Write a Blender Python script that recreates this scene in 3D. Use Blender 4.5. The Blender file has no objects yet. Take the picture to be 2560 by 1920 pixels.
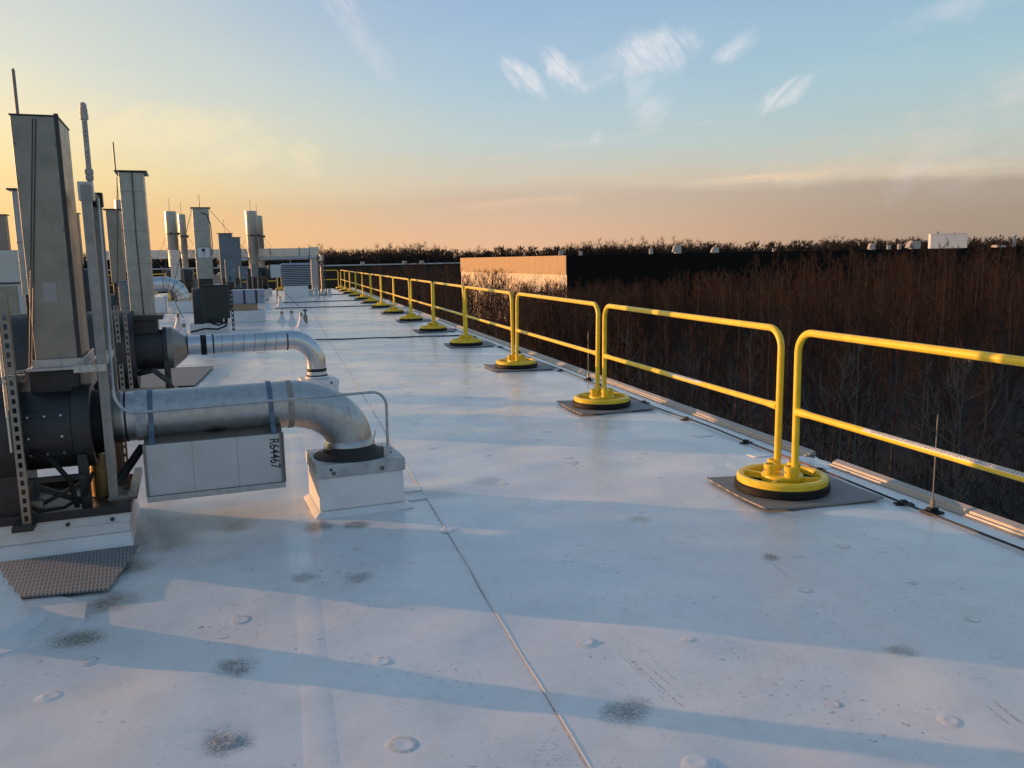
import bpy, math, random
import numpy as np
from mathutils import Vector, Matrix

random.seed(7)
rng = np.random.default_rng(11)
R = math.radians
scene = bpy.context.scene
col = scene.collection

# ------------------------------------------------------------------ camera
YAW, PITCH, ROLL, CAMH = R(15.2), R(8.65), R(1.1), 1.55
fw = Vector((math.sin(YAW) * math.cos(PITCH), math.cos(YAW) * math.cos(PITCH), -math.sin(PITCH)))
rt = Vector((math.cos(YAW), -math.sin(YAW), 0))
up = rt.cross(fw)
r2 = rt * math.cos(ROLL) - up * math.sin(ROLL)
u2 = rt * math.sin(ROLL) + up * math.cos(ROLL)
cam_data = bpy.data.cameras.new('camera')
cam = bpy.data.objects.new('camera', cam_data)
col.objects.link(cam)
M = Matrix((r2, u2, -fw)).transposed().to_4x4()
M.translation = Vector((0, 0, CAMH))
cam.matrix_world = M
cam_data.sensor_fit = 'HORIZONTAL'
cam_data.sensor_width = 36.0
cam_data.lens = 36.0 * 2071 / 2560
cam_data.clip_start = 0.05
cam_data.clip_end = 9000
scene.camera = cam

# ------------------------------------------------------------------ sun + sky
SUN_AZ, SUN_EL = R(-58.5), R(5.6)
sun_dir = Vector((math.sin(SUN_AZ) * math.cos(SUN_EL), math.cos(SUN_AZ) * math.cos(SUN_EL), math.sin(SUN_EL)))
sd = bpy.data.lights.new('sun', 'SUN')
sd.energy = 5.0
sd.angle = R(0.45)
sd.color = (1.0, 0.50, 0.21)
so = bpy.data.objects.new('sun', sd)
col.objects.link(so)
so.rotation_euler = (-sun_dir).to_track_quat('-Z', 'Y').to_euler()
so.location = (-30, 20, 12)

scene.view_settings.view_transform = 'Standard'
scene.view_settings.look = 'None'
scene.view_settings.exposure = 0.0
scene.view_settings.gamma = 1.0
scene.view_settings.use_curve_mapping = False


def lin(c):
    return tuple((x / 255 / 12.92) if x / 255 <= 0.04045 else ((x / 255 + 0.055) / 1.055) ** 2.4 for x in c[:3])


class NT:
    """small node-tree helper"""
    def __init__(self, tree):
        self.t = tree
        self.n = tree.nodes
        self.l = tree.links

    def new(self, kind, **kw):
        nd = self.n.new(kind)
        for k, v in kw.items():
            setattr(nd, k, v)
        return nd

    def put(self, sock, v):
        if isinstance(v, bpy.types.NodeSocket):
            self.l.new(v, sock)
        elif v is not None:
            sock.default_value = v

    def math(self, op, a, b=None, c=None, clamp=False):
        nd = self.new('ShaderNodeMath', operation=op)
        nd.use_clamp = clamp
        self.put(nd.inputs[0], a)
        if b is not None:
            self.put(nd.inputs[1], b)
        if c is not None:
            self.put(nd.inputs[2], c)
        return nd.outputs[0]

    def vmath(self, op, a, b=None, scale=None):
        nd = self.new('ShaderNodeVectorMath', operation=op)
        self.put(nd.inputs[0], a)
        if b is not None:
            self.put(nd.inputs[1], b)
        if scale is not None:
            self.put(nd.inputs['Scale'], scale)
        return nd.outputs['Value'] if op in ('DOT_PRODUCT', 'LENGTH', 'DISTANCE') else nd.outputs[0]

    def maprange(self, v, a, b, c=0.0, d=1.0, smooth=False):
        nd = self.new('ShaderNodeMapRange')
        nd.interpolation_type = 'SMOOTHSTEP' if smooth else 'LINEAR'
        nd.clamp = True
        self.put(nd.inputs[0], v)
        for i, x in enumerate((a, b, c, d)):
            self.put(nd.inputs[1 + i], x)
        return nd.outputs[0]

    def mix(self, f, a, b, mode='MIX'):
        nd = self.new('ShaderNodeMix', data_type='RGBA', blend_type=mode)
        self.put(nd.inputs[0], f)
        for s, v in ((nd.inputs[6], a), (nd.inputs[7], b)):
            if isinstance(v, tuple) and len(v) == 3:
                v = v + (1,)
            self.put(s, v)
        return nd.outputs[2]

    def noise(self, vec, scale, detail=4.0, rough=0.55, dist=0.0, dim='3D'):
        nd = self.new('ShaderNodeTexNoise', noise_dimensions=dim)
        self.put(nd.inputs['Vector'], vec)
        nd.inputs['Scale'].default_value = scale
        nd.inputs['Detail'].default_value = detail
        nd.inputs['Roughness'].default_value = rough
        nd.inputs['Distortion'].default_value = dist
        return nd.outputs[0]

    def ramp(self, f, stops):
        nd = self.new('ShaderNodeValToRGB')
        cr = nd.color_ramp
        while len(cr.elements) < len(stops):
            cr.elements.new(0.5)
        for e, (p, c) in zip(cr.elements, stops):
            e.position = p
            e.color = tuple(c) + (1,)
        self.put(nd.inputs[0], f)
        return nd.outputs[0]

    def comb(self, x, y, z):
        nd = self.new('ShaderNodeCombineXYZ')
        for s, v in zip(nd.inputs, (x, y, z)):
            self.put(s, v)
        return nd.outputs[0]

    def scale_vec(self, v, s):
        nd = self.new('ShaderNodeVectorMath', operation='MULTIPLY')
        self.put(nd.inputs[0], v)
        nd.inputs[1].default_value = s
        return nd.outputs[0]


def build_world():
    w = bpy.data.worlds.new('World')
    scene.world = w
    w.use_nodes = True
    t = NT(w.node_tree)
    t.n.clear()
    out = t.new('ShaderNodeOutputWorld')
    tc = t.new('ShaderNodeTexCoord')
    d = t.vmath('NORMALIZE', tc.outputs['Generated'])
    sep = t.new('ShaderNodeSeparateXYZ')
    t.put(sep.inputs[0], d)
    z = sep.outputs[2]
    horiz = t.vmath('NORMALIZE', t.comb(sep.outputs[0], sep.outputs[1], 0.0))
    ca = t.vmath('DOT_PRODUCT', horiz, (math.sin(SUN_AZ), math.cos(SUN_AZ), 0))
    # soft waviness of the high haze bank
    wob = t.noise(t.scale_vec(d, (3.0, 3.0, 16.0)), 1.0, 3, 0.6)
    wob2 = t.math('MULTIPLY', t.math('SUBTRACT', wob, 0.5), 0.05)
    fade = t.maprange(z, 0.0, 0.10, 0.35, 1.0)
    zz = t.math('ADD', z, t.math('MULTIPLY', wob2, fade))
    zr = t.math('POWER', t.math('MAXIMUM', zz, 0.0), 0.5)      # sqrt so that the ramp has room near the horizon

    def stops(lst):
        return [(math.sqrt(a), lin(c)) for a, c in lst]
    right = t.ramp(zr, stops([(0, (170, 146, 128)), (.035, (171, 152, 136)), (.070, (178, 163, 149)), (.080, (202, 188, 168)), (.12, (190, 203, 197)),
                              (.19, (172, 202, 212)), (.28, (150, 188, 214)), (.5, (132, 163, 196)), (1, (112, 140, 172))]))
    mid = t.ramp(zr, stops([(0, (246, 192, 146)), (.035, (232, 190, 158)), (.066, (214, 190, 168)), (.088, (216, 204, 184)), (.13, (196, 210, 210)),
                            (.19, (178, 204, 220)), (.28, (160, 188, 220)), (.5, (132, 163, 196)), (1, (112, 140, 172))]))
    left = t.ramp(zr, stops([(0, (255, 196, 118)), (.05, (254, 208, 140)), (.1, (253, 226, 164)), (.15, (248, 232, 190)), (.2, (226, 226, 208)),
                             (.29, (196, 210, 214)), (.5, (132, 163, 196)), (1, (112, 140, 172))]))
    f1 = t.maprange(ca, -0.30, 0.34, 0, 1, True)
    f2 = t.maprange(ca, 0.26, 0.82, 0, 1, True)
    c = t.mix(f1, right, mid)
    c = t.mix(f2, c, left)
    # glow round the low sun, well outside the frame
    sdot = t.vmath('DOT_PRODUCT', d, tuple(sun_dir))
    g1 = t.math('POWER', t.math('MAXIMUM', sdot, 0.0), 9.0)
    glow = t.mix(t.math('MULTIPLY', g1, 0.95), (0, 0, 0), (1.5, 1.02, 0.42))
    c = t.mix(1.0, c, glow, 'ADD')
    # daylight sky model under the tinted twilight
    sky = t.new('ShaderNodeTexSky', sky_type='NISHITA')
    sky.sun_disc = False
    sky.sun_elevation = SUN_EL
    sky.sun_rotation = SUN_AZ
    sky.altitude = 100
    sky.dust_density = 2.0
    nis = t.mix(1.0, sky.outputs[0], (0.10, 0.10, 0.10), 'MULTIPLY')
    c = t.mix(0.06, c, nis)
    # cirrus: a few streak fields in the tangent plane of one sky direction, shown inside soft elliptical patches
    c0 = Vector((math.sin(R(22)) * math.cos(R(10)), math.cos(R(22)) * math.cos(R(10)), math.sin(R(10))))
    ru = Vector((c0.y, -c0.x, 0)).normalized()
    vu = ru.cross(c0)
    U = t.vmath('DOT_PRODUCT', d, tuple(ru))
    V = t.vmath('DOT_PRODUCT', d, tuple(vu))
    front = t.math('GREATER_THAN', t.vmath('DOT_PRODUCT', d, tuple(c0)), 0.3)
    warp0 = t.math('MULTIPLY', t.math('SUBTRACT', t.noise(d, 20.0, 3, 0.6), 0.5), 2.2)

    def field(ang, fa, fb, seed, lo, hi, det=3.0, dist=.7):
        cs, sn = math.cos(ang), math.sin(ang)
        q = t.comb(t.math('MULTIPLY', t.vmath('DOT_PRODUCT', d, tuple(ru * cs + vu * sn)), fa),
                   t.math('MULTIPLY', t.vmath('DOT_PRODUCT', d, tuple(vu * cs - ru * sn)), fb), seed)
        return t.maprange(t.noise(q, 1.0, det, 0.6, dist), lo, hi, 0, 1, True)
    fA = field(R(-52), 20, 85, 2.1, .22, .74, 5.0, 1.0)
    fB = field(R(55), 20, 85, 5.3, .22, .74, 5.0, 1.0)
    fC = field(R(4), 5, 70, 8.8, .30, .72)
    fD = field(R(20), 7, 24, 4.4, .22, .75)

    def wisp(c, cdir, ang, a, b, fld, strength, colr=(226, 226, 230)):
        cd = Vector(cdir).normalized()
        uc, vc = cd.dot(ru), cd.dot(vu)
        cs, sn = math.cos(ang), math.sin(ang)
        ax, ay = ru * cs + vu * sn, vu * cs - ru * sn
        u = t.math('DIVIDE', t.math('SUBTRACT', t.vmath('DOT_PRODUCT', d, tuple(ax)), uc * cs + vc * sn), a)
        v = t.math('DIVIDE', t.math('SUBTRACT', t.vmath('DOT_PRODUCT', d, tuple(ay)), vc * cs - uc * sn), b)
        e = t.math('ADD', t.math('ADD', t.math('MULTIPLY', u, u), t.math('MULTIPLY', v, v)), warp0)
        m = t.maprange(e, 1.0, -.2, 0, 1, True)
        m = t.math('MULTIPLY', t.math('MULTIPLY', m, fld), t.math('MULTIPLY', front, strength))
        return t.mix(m, c, lin(colr))
    c = wisp(c, (0.0909, 0.9635, 0.2518), R(-58), .080, .020, fA, .40)
    c = wisp(c, (0.275, 0.940, 0.203), R(-42), .042, .016, fA, .85, (238, 236, 238))
    c = wisp(c, (0.3173, 0.9252, 0.2071), R(-42), .044, .017, fA, .85, (238, 236, 238))
    c = wisp(c, (0.345, 0.915, 0.203), R(8), .055, .022, fD, .6)
    c = wisp(c, (0.4136, 0.8827, 0.2252), R(5), .054, .030, fA, .85, (238, 236, 238))
    c = wisp(c, (0.414, 0.889, 0.195), R(78), .070, .034, fD, .75, (230, 231, 235))
    c = wisp(c, (0.4886, 0.8443, 0.2210), R(35), .032, .017, fB, .7, (236, 235, 238))
    c = wisp(c, (0.5361, 0.827, 0.169), R(33), .042, .015, fB, .8, (238, 236, 238))
    c = wisp(c, (0.3487, 0.928, 0.1300), R(7), .16, .0055, fC, .45, (228, 220, 214))
    c = wisp(c, (0.3587, 0.9235, 0.1370), R(80), .018, .011, fD, .5)
    c = wisp(c, (0.4980, 0.8649, 0.0850), R(2), .12, .009, fC, .85, (252, 216, 178))
    c = wisp(c, (0.62, 0.78, 0.088), R(3), .17, .014, fC, .55, (236, 206, 174))
    c = wisp(c, (0.26, 0.96, 0.062), R(2), .12, .010, fC, .5, (250, 212, 176))
    c = wisp(c, (0.76, 0.64, 0.160), R(30), .22, .065, fD, .70, (206, 208, 206))
    c = wisp(c, (0.6759, 0.6992, 0.245), R(20), .12, .022, fD, .45)
    c = wisp(c, (0.62, 0.77, 0.108), R(10), .20, .035, fD, .5, (222, 206, 184))
    c = wisp(c, (-0.10, 0.985, 0.135), R(-14), .18, .040, fD, .5, (255, 236, 190))
    bg = t.new('ShaderNodeBackground')
    t.put(bg.inputs[0], c)
    bg.inputs[1].default_value = 1.0
    w.cycles.sampling_method = 'MANUAL'
    w.cycles.sample_map_resolution = 512
    t.l.new(bg.outputs[0], out.inputs[0])


build_world()
scene.cycles.max_bounces = 6
scene.cycles.diffuse_bounces = 3
scene.cycles.glossy_bounces = 3
scene.cycles.caustics_reflective = False
scene.cycles.caustics_refractive = False

# ------------------------------------------------------------------ materials
MATS = {}


def mat(name, base, rough=0.5, metal=0.0, noise=0.0, nscale=8.0, bump=0.0, bscale=60.0, spec=0.5, rvar=0.0, tint=None, streak=0.0):
    if name in MATS:
        return MATS[name]
    m = bpy.data.materials.new(name)
    m.use_nodes = True
    t = NT(m.node_tree)
    b = t.n['Principled BSDF']
    tc = t.new('ShaderNodeTexCoord')
    geo = t.new('ShaderNodeNewGeometry')
    pos = geo.outputs['Position']
    b.inputs['Metallic'].default_value = metal
    b.inputs['Specular IOR Level'].default_value = spec
    c = tuple(base) + (1,)
    if noise or tint:
        n = t.noise(pos, nscale, 6, 0.6)
        f = t.maprange(n, 0.3, 0.7)
        lo = tuple(x * (1 - noise) for x in base)
        hi = tint if tint else tuple(min(1, x * (1 + noise)) for x in base)
        cc = t.mix(f, lo, hi)
        if streak:
            s = t.noise(t.scale_vec(pos, (22, 22, 1.4)), 1.0, 4, 0.6)
            cc = t.mix(t.maprange(s, 0.52, 0.75, 0, streak), cc, tuple(x * 0.45 for x in base))
        t.put(b.inputs['Base Color'], cc)
    else:
        b.inputs['Base Color'].default_value = c
    if rvar:
        n2 = t.noise(pos, nscale * 1.7, 5, 0.6)
        t.put(b.inputs['Roughness'], t.maprange(n2, 0.3, 0.7, max(0.03, rough - rvar), rough + rvar))
    else:
        b.inputs['Roughness'].default_value = rough
    if bump:
        bp = t.new('ShaderNodeBump')
        bp.inputs['Strength'].default_value = bump
        bp.inputs['Distance'].default_value = 0.004
        t.put(bp.inputs['Height'], t.noise(pos, bscale, 3, 0.5))
        t.put(b.inputs['Normal'], bp.outputs[0])
    MATS[name] = m
    return m


galv = mat('galvanised_steel', (.46, .46, .455), .40, .85, .12, 22, .03, 30, rvar=.06, streak=.40)
galv_dull = mat('dull_galvanised_sheet', (.255, .242, .215), .42, .85, .16, 6, .03, 20, rvar=.08, streak=.25)
galv_bright = mat('bright_galvanised_sheet', (.56, .58, .60), .29, .95, .10, 9, rvar=.04)
blue_band = mat('blue_grey_strap', (.11, .155, .215), .45, .3, .2, 20)
dark_paint = mat('charcoal_paint', (.030, .031, .031), .48, .1, .25, 12, .1, 40, rvar=.08)
green_paint = mat('dark_green_paint', (.017, .023, .022), .5, .0, .2, 10)
blue_paint = mat('slate_blue_paint', (.13, .17, .20), .5, .1, .15, 10)
black_rub = mat('black_rubber', (.010, .010, .011), .6, 0, .3, 30, .2, 90, spec=.25)
sealant = mat('black_sealant', (.022, .02, .018), .7, 0, .4, 25, .8, 40)
yellow = mat('yellow_paint', (.84, .56, .022), .36, 0, .08, 9, .04, 80, rvar=.08, tint=(.90, .64, .035))
def chip_paint(m):
    t = NT(m.node_tree)
    b = t.n['Principled BSDF']
    src = b.inputs['Base Color'].links[0].from_socket
    geo = t.new('ShaderNodeNewGeometry')
    n = t.noise(geo.outputs['Position'], 38.0, 4, .65)
    area = t.maprange(t.noise(geo.outputs['Position'], 2.3, 3, .6), .5, .68)
    k = t.math('MULTIPLY', t.maprange(n, .64, .69), area)
    g = t.maprange(t.noise(t.scale_vec(geo.outputs['Position'], (6, 6, 2)), 1.0, 5, .65), .5, .8, 0, .35)
    c = t.mix(g, src, (.52, .33, .03))
    t.put(b.inputs['Base Color'], t.mix(t.math('MULTIPLY', k, .8), c, (.13, .09, .05)))


chip_paint(yellow)
white_pvc = mat('weathered_white_plastic', (.36, .34, .31), .5, 0, .12, 15)
white_metal = mat('white_painted_metal', (.66, .67, .67), .5, 0, .08, 8)
curb_white = mat('white_membrane_curb', (.70, .70, .70), .45, 0, .08, 7, .3, 12)
bolt_m = mat('zinc_bolt', (.55, .54, .5), .4, .9)
cable_m = mat('black_cable', (.02, .02, .022), .5)
copper_m = mat('copper_cable', (.22, .09, .045), .45, .7, .3, 20)
rod_m = mat('weathered_rod', (.22, .19, .17), .5, .5)
edge_m = mat('bronze_grey_edge_metal', (.38, .36, .34), .5, .25, .10, 6, rvar=.06)
wood_m = mat('bare_timber', (.36, .25, .16), .75, 0, .2, 6)
tan_wall = mat('tan_metal_siding', (.40, .27, .155), .6, 0, .06, 2)
cream_wall = mat('cream_precast_wall', (.72, .60, .46), .7, 0, .06, .5)
dark_wall = mat('shade_dark_siding', (.010, .009, .0085), .85, 0, .1, .5, spec=.15)  # near-black: shade of the side turned from the sun is put into the colour
low_wall = mat('brown_brick_wall', (.040, .026, .020), .8, 0, .2, .8)
roof_far = mat('far_white_roofing', (.62, .62, .62), .6, 0, .05, .2)
vent_m = mat('pale_metal_vent', (.36, .33, .30), .5, .3, .1, 2)
print_m = mat('black_print', (.015, .015, .018), .6)
label_m = mat('label_white', (.62, .63, .65), .5)
red_m = mat('label_red', (.5, .03, .03), .5)
hole_m = mat('dark_hole', (.01, .01, .01), .8)
tape_m = mat('paper_sheet', (.34, .32, .31), .7, 0, .06, 20)


def bark_mat(name, base, hi, obj_var=0.35):
    m = bpy.data.materials.new(name)
    m.use_nodes = True
    t = NT(m.node_tree)
    b = t.n['Principled BSDF']
    geo = t.new('ShaderNodeNewGeometry')
    oi = t.new('ShaderNodeObjectInfo')
    n = t.noise(geo.outputs['Position'], 0.35, 3, 0.6)
    f = t.math('ADD', t.math('MULTIPLY', t.maprange(n, .3, .7), 1 - obj_var), t.math('MULTIPLY', oi.outputs['Random'], obj_var))
    c = t.mix(f, base, hi)
    g = t.maprange(t.noise(geo.outputs['Position'], .22, 2, .5), .48, .62, 0, .65)
    gv = sum(hi) / 3 * .82
    c = t.mix(g, c, (gv, gv * .93, gv * .90))
    t.put(b.inputs['Base Color'], c)
    b.inputs['Roughness'].default_value = 0.85
    b.inputs['Specular IOR Level'].default_value = 0.2
    MATS[name] = m
    return m


trunk_m = bark_mat('pale_grey_bark', (.022, .018, .015), (.115, .095, .082), .8)
twig_m = bark_mat('reddish_twigs', (.028, .014, .0095), (.070, .035, .022), .5)
pale_twig_m = bark_mat('pale_brown_branches', (.115, .09, .073), (.19, .15, .125), .5)
twig_far_m = bark_mat('brown_winter_twigs', (.035, .024, .018), (.060, .040, .030))
litter_m = mat('leaf_litter_ground', (.012, .009, .007), .9, 0, .4, .6)

# stains on the membrane: (x, y, radius, colour)
STAINS = [(1.05, 2.45, .115, (.11, .11, .11)), (-.27, 2.68, .11, (.10, .10, .10)), (-.27, 3.19, .10, (.12, .125, .12)), (2.32, 3.57, .055, (.05, .05, .05)),
          (-.92, 3.66, .14, (.115, .105, .055)), (-.87, 4.03, .15, (.17, .13, .075)), (-.84, 4.52, .16, (.19, .16, .09)), (.10, 4.84, .12, (.06, .055, .045)),
          (-.36, 5.02, .14, (.20, .12, .06)), (.33, 4.80, .09, (.10, .09, .07)), 
          (2.24, 2.55, .07, (.22, .20, .17)), (-.75, 4.9, .28, (.30, .26, .19)), (1.3, 5.5, .16, (.32, .33, .33)),
          (.0, 4.07, .08, (.25, .25, .25)), (.28, 4.0, .09, (.25, .25, .24)), (1.95, 4.35, .10, (.3, .3, .3)), (.9, 5.3, .2, (.42, .43, .42))]


SCRAPES = [(1.21, 2.83, 1.254, 2.416, .005, .75), (1.185, 2.92, 1.225, 2.52, .004, .6), (1.25, 2.78, 1.275, 2.58, .006, .55), (1.29, 2.80, 1.315, 2.60, .004, .5), (2.288, 3.555, 2.275, 3.31, .005, .7),
           (2.282, 2.15, 2.25, 1.98, .009, .7), (2.24, 2.16, 2.21, 2.0, .006, .6), (.25, 4.30, .40, 4.05, .004, .5), (1.9, 4.9, 2.0, 4.4, .004, .35), (.9, 3.9, .95, 3.55, .004, .4), (1.75, 3.9, 1.79, 3.5, .004, .35)]


def membrane_mat(plate=False):
    m = bpy.data.materials.new('white_roof_membrane_plate' if plate else 'white_roof_membrane')
    m.use_nodes = True
    t = NT(m.node_tree)
    b = t.n['Principled BSDF']
    geo = t.new('ShaderNodeNewGeometry')
    pos = geo.outputs['Position']
    n1 = t.noise(pos, 0.9, 5, 0.6)
    c = t.mix(t.maprange(n1, .3, .7), (.650, .66, .665), (.775, .765, .755))
    n2 = t.noise(pos, 5.5, 6, 0.7)
    c = t.mix(t.maprange(n2, .48, .76, 0, .42), c, (.49, .49, .48))
    # long grubby foot-traffic drift
    n5 = t.noise(t.scale_vec(pos, (1.6, .6, 1)), 1.0, 4, 0.65, 1.0)
    c = t.mix(t.maprange(n5, .54, .75, 0, .28), c, (.47, .46, .44))
    # small scuffs and specks gathered in patches
    n3 = t.noise(pos, 34.0, 3, 0.6)
    patch = t.maprange(t.noise(pos, 1.9, 3, 0.6), .49, .64)
    sp = t.math('MULTIPLY', t.maprange(n3, .615, .68), patch)
    c = t.mix(t.math('MULTIPLY', sp, .65), c, (.14, .14, .14))
    n4 = t.noise(t.scale_vec(pos, (60, 17, 1)), 1.0, 3, 0.6)
    sp2 = t.math('MULTIPLY', t.maprange(n4, .65, .72), t.maprange(t.noise(pos, 1.2, 2, .5), .46, .6))
    c = t.mix(t.math('MULTIPLY', sp2, .5), c, (.2, .2, .2))
    nz = t.new('ShaderNodeTexNoise')
    t.put(nz.inputs['Vector'], pos)
    nz.inputs['Scale'].default_value = 9.0
    nz.inputs['Detail'].default_value = 4.0
    wp = t.vmath('ADD', pos, t.vmath('SCALE', t.vmath('SUBTRACT', nz.outputs[1], (.5, .5, .5)), None, .13))
    gr = t.noise(pos, 85.0, 5, .8)
    for (x, y, r, cc) in STAINS:
        dd = t.vmath('DISTANCE', t.scale_vec(wp, (1, 1, 0)), (x, y, 0))
        k = t.maprange(dd, r * 1.2, r * .25, 0, 1, True)
        k = t.math('MULTIPLY', k, t.maprange(t.math('ADD', gr, t.math('MULTIPLY', k, .12)), .46, .66, .10, .85))
        c = t.mix(k, c, cc)
    # muddy tread prints
    vo = t.new('ShaderNodeTexVoronoi', feature='DISTANCE_TO_EDGE')
    t.put(vo.inputs['Vector'], wp)
    vo.inputs['Scale'].default_value = 42.0
    blk = t.math('MULTIPLY', t.maprange(vo.outputs['Distance'], .10, .22), t.maprange(gr, .40, .60))
    for (x, y, r, f) in ((1.62, 2.73, .10, .55), (1.80, 2.66, .08, .35), (.72, 2.30, .09, .45), (.55, 2.42, .06, .3), (2.38, 2.30, .09, .4), (2.62, 2.62, .09, .35), (2.25, 2.95, .08, .3), (.33, 3.62, .06, .45),
                         (2.75, 2.25, .09, .35), (.30, 2.75, .06, .35), (1.95, 3.4, .10, .25), (1.25, 5.35, .14, .35), (1.5, 4.7, .12, .25), (.45, 4.15, .10, .35)):
        dd = t.vmath('DISTANCE', t.scale_vec(wp, (1, .8, 0)), (x, y * .8, 0))
        c = t.mix(t.math('MULTIPLY', t.math('MULTIPLY', t.maprange(dd, r * 1.3, r * .4, 0, 1, True), blk), f), c, (.24, .24, .24))
    # drag scrapes
    ln = t.maprange(t.noise(t.scale_vec(pos, (40, 40, 1)), 1.0, 3, .7), .38, .62)
    for (ax, ay, bx, by, w, f) in SCRAPES:
        dv = Vector((bx - ax, by - ay, 0))
        L = dv.length
        dv.normalize()
        rel = t.vmath('SUBTRACT', pos, (ax, ay, 0))
        u = t.vmath('DOT_PRODUCT', rel, tuple(dv))
        v = t.math('ABSOLUTE', t.vmath('DOT_PRODUCT', rel, (-dv.y, dv.x, 0)))
        k = t.math('MULTIPLY', t.maprange(v, w, w * .3), t.math('MULTIPLY', t.maprange(u, 0, L * .3), t.maprange(u, L, L * .97)))
        c = t.mix(t.math('MULTIPLY', t.math('MULTIPLY', k, ln), f), c, (.16, .16, .16))
    if plate:          # dirt ring that collects round a raised plate
        ob = t.new('ShaderNodeTexCoord').outputs['Object']
        rr = t.math('DIVIDE', t.vmath('LENGTH', t.scale_vec(ob, (1, 1, 0))), .072)
        rg = t.math('MULTIPLY', t.maprange(rr, .34, .62, 0, 1, True), t.maprange(rr, .98, .66, 0, 1, True))
        rnd = t.new('ShaderNodeObjectInfo').outputs['Random']
        k = t.math('MULTIPLY', t.math('MULTIPLY', rg, t.maprange(gr, .35, .65, .1, 1)), t.maprange(rnd, 0, 1, .08, .75))
        c = t.mix(k, c, (.22, .21, .19))
    t.put(b.inputs['Base Color'], c)
    n6 = t.noise(pos, 1.3, 5, .6)
    t.put(b.inputs['Roughness'], t.maprange(n6, .3, .7, .19, .36))
    b.inputs['Specular IOR Level'].default_value = .6
    bp = t.new('ShaderNodeBump')
    bp.inputs['Strength'].default_value = .22
    bp.inputs['Distance'].default_value = .004
    hh = t.math('ADD', t.noise(pos, 14.0, 4, .6), t.math('MULTIPLY', t.noise(pos, 90.0, 2, .5), .15))
    t.put(bp.inputs['Height'], hh)
    t.put(b.inputs['Normal'], bp.outputs[0])
    MATS['membrane'] = m
    return m


membrane = membrane_mat()


def pad_mat():
    m = bpy.data.materials.new('grey_walkway_pad')
    m.use_nodes = True
    t = NT(m.node_tree)
    b = t.n['Principled BSDF']
    geo = t.new('ShaderNodeNewGeometry')
    pos = geo.outputs['Position']
    n = t.noise(pos, 7, 4, .6)
    b.inputs['Roughness'].default_value = .6
    br = t.new('ShaderNodeTexBrick')
    t.put(br.inputs['Vector'], pos)
    br.offset = .5
    br.inputs['Scale'].default_value = 1.0
    br.inputs['Brick Width'].default_value = .018
    br.inputs['Row Height'].default_value = .055
    br.inputs['Mortar Size'].default_value = .0042
    br.inputs['Mortar Smooth'].default_value = .4
    bp = t.new('ShaderNodeBump')
    bp.inputs['Strength'].default_value = .9
    bp.inputs['Distance'].default_value = .005
    t.put(bp.inputs['Height'], t.math('SUBTRACT', 1.0, br.outputs['Fac']))
    rib = t.math('SUBTRACT', 1.0, br.outputs['Fac'])
    c = t.mix(rib, (.10, .102, .106), (.30, .30, .30))  # grooves coloured darker than rib tops, standing in for shading of the embossing
    t.put(b.inputs['Base Color'], t.mix(t.maprange(n, .3, .7, 0, .35), c, (.20, .20, .20)))
    t.put(b.inputs['Normal'], bp.outputs[0])
    return m


pad_m = pad_mat()


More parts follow.
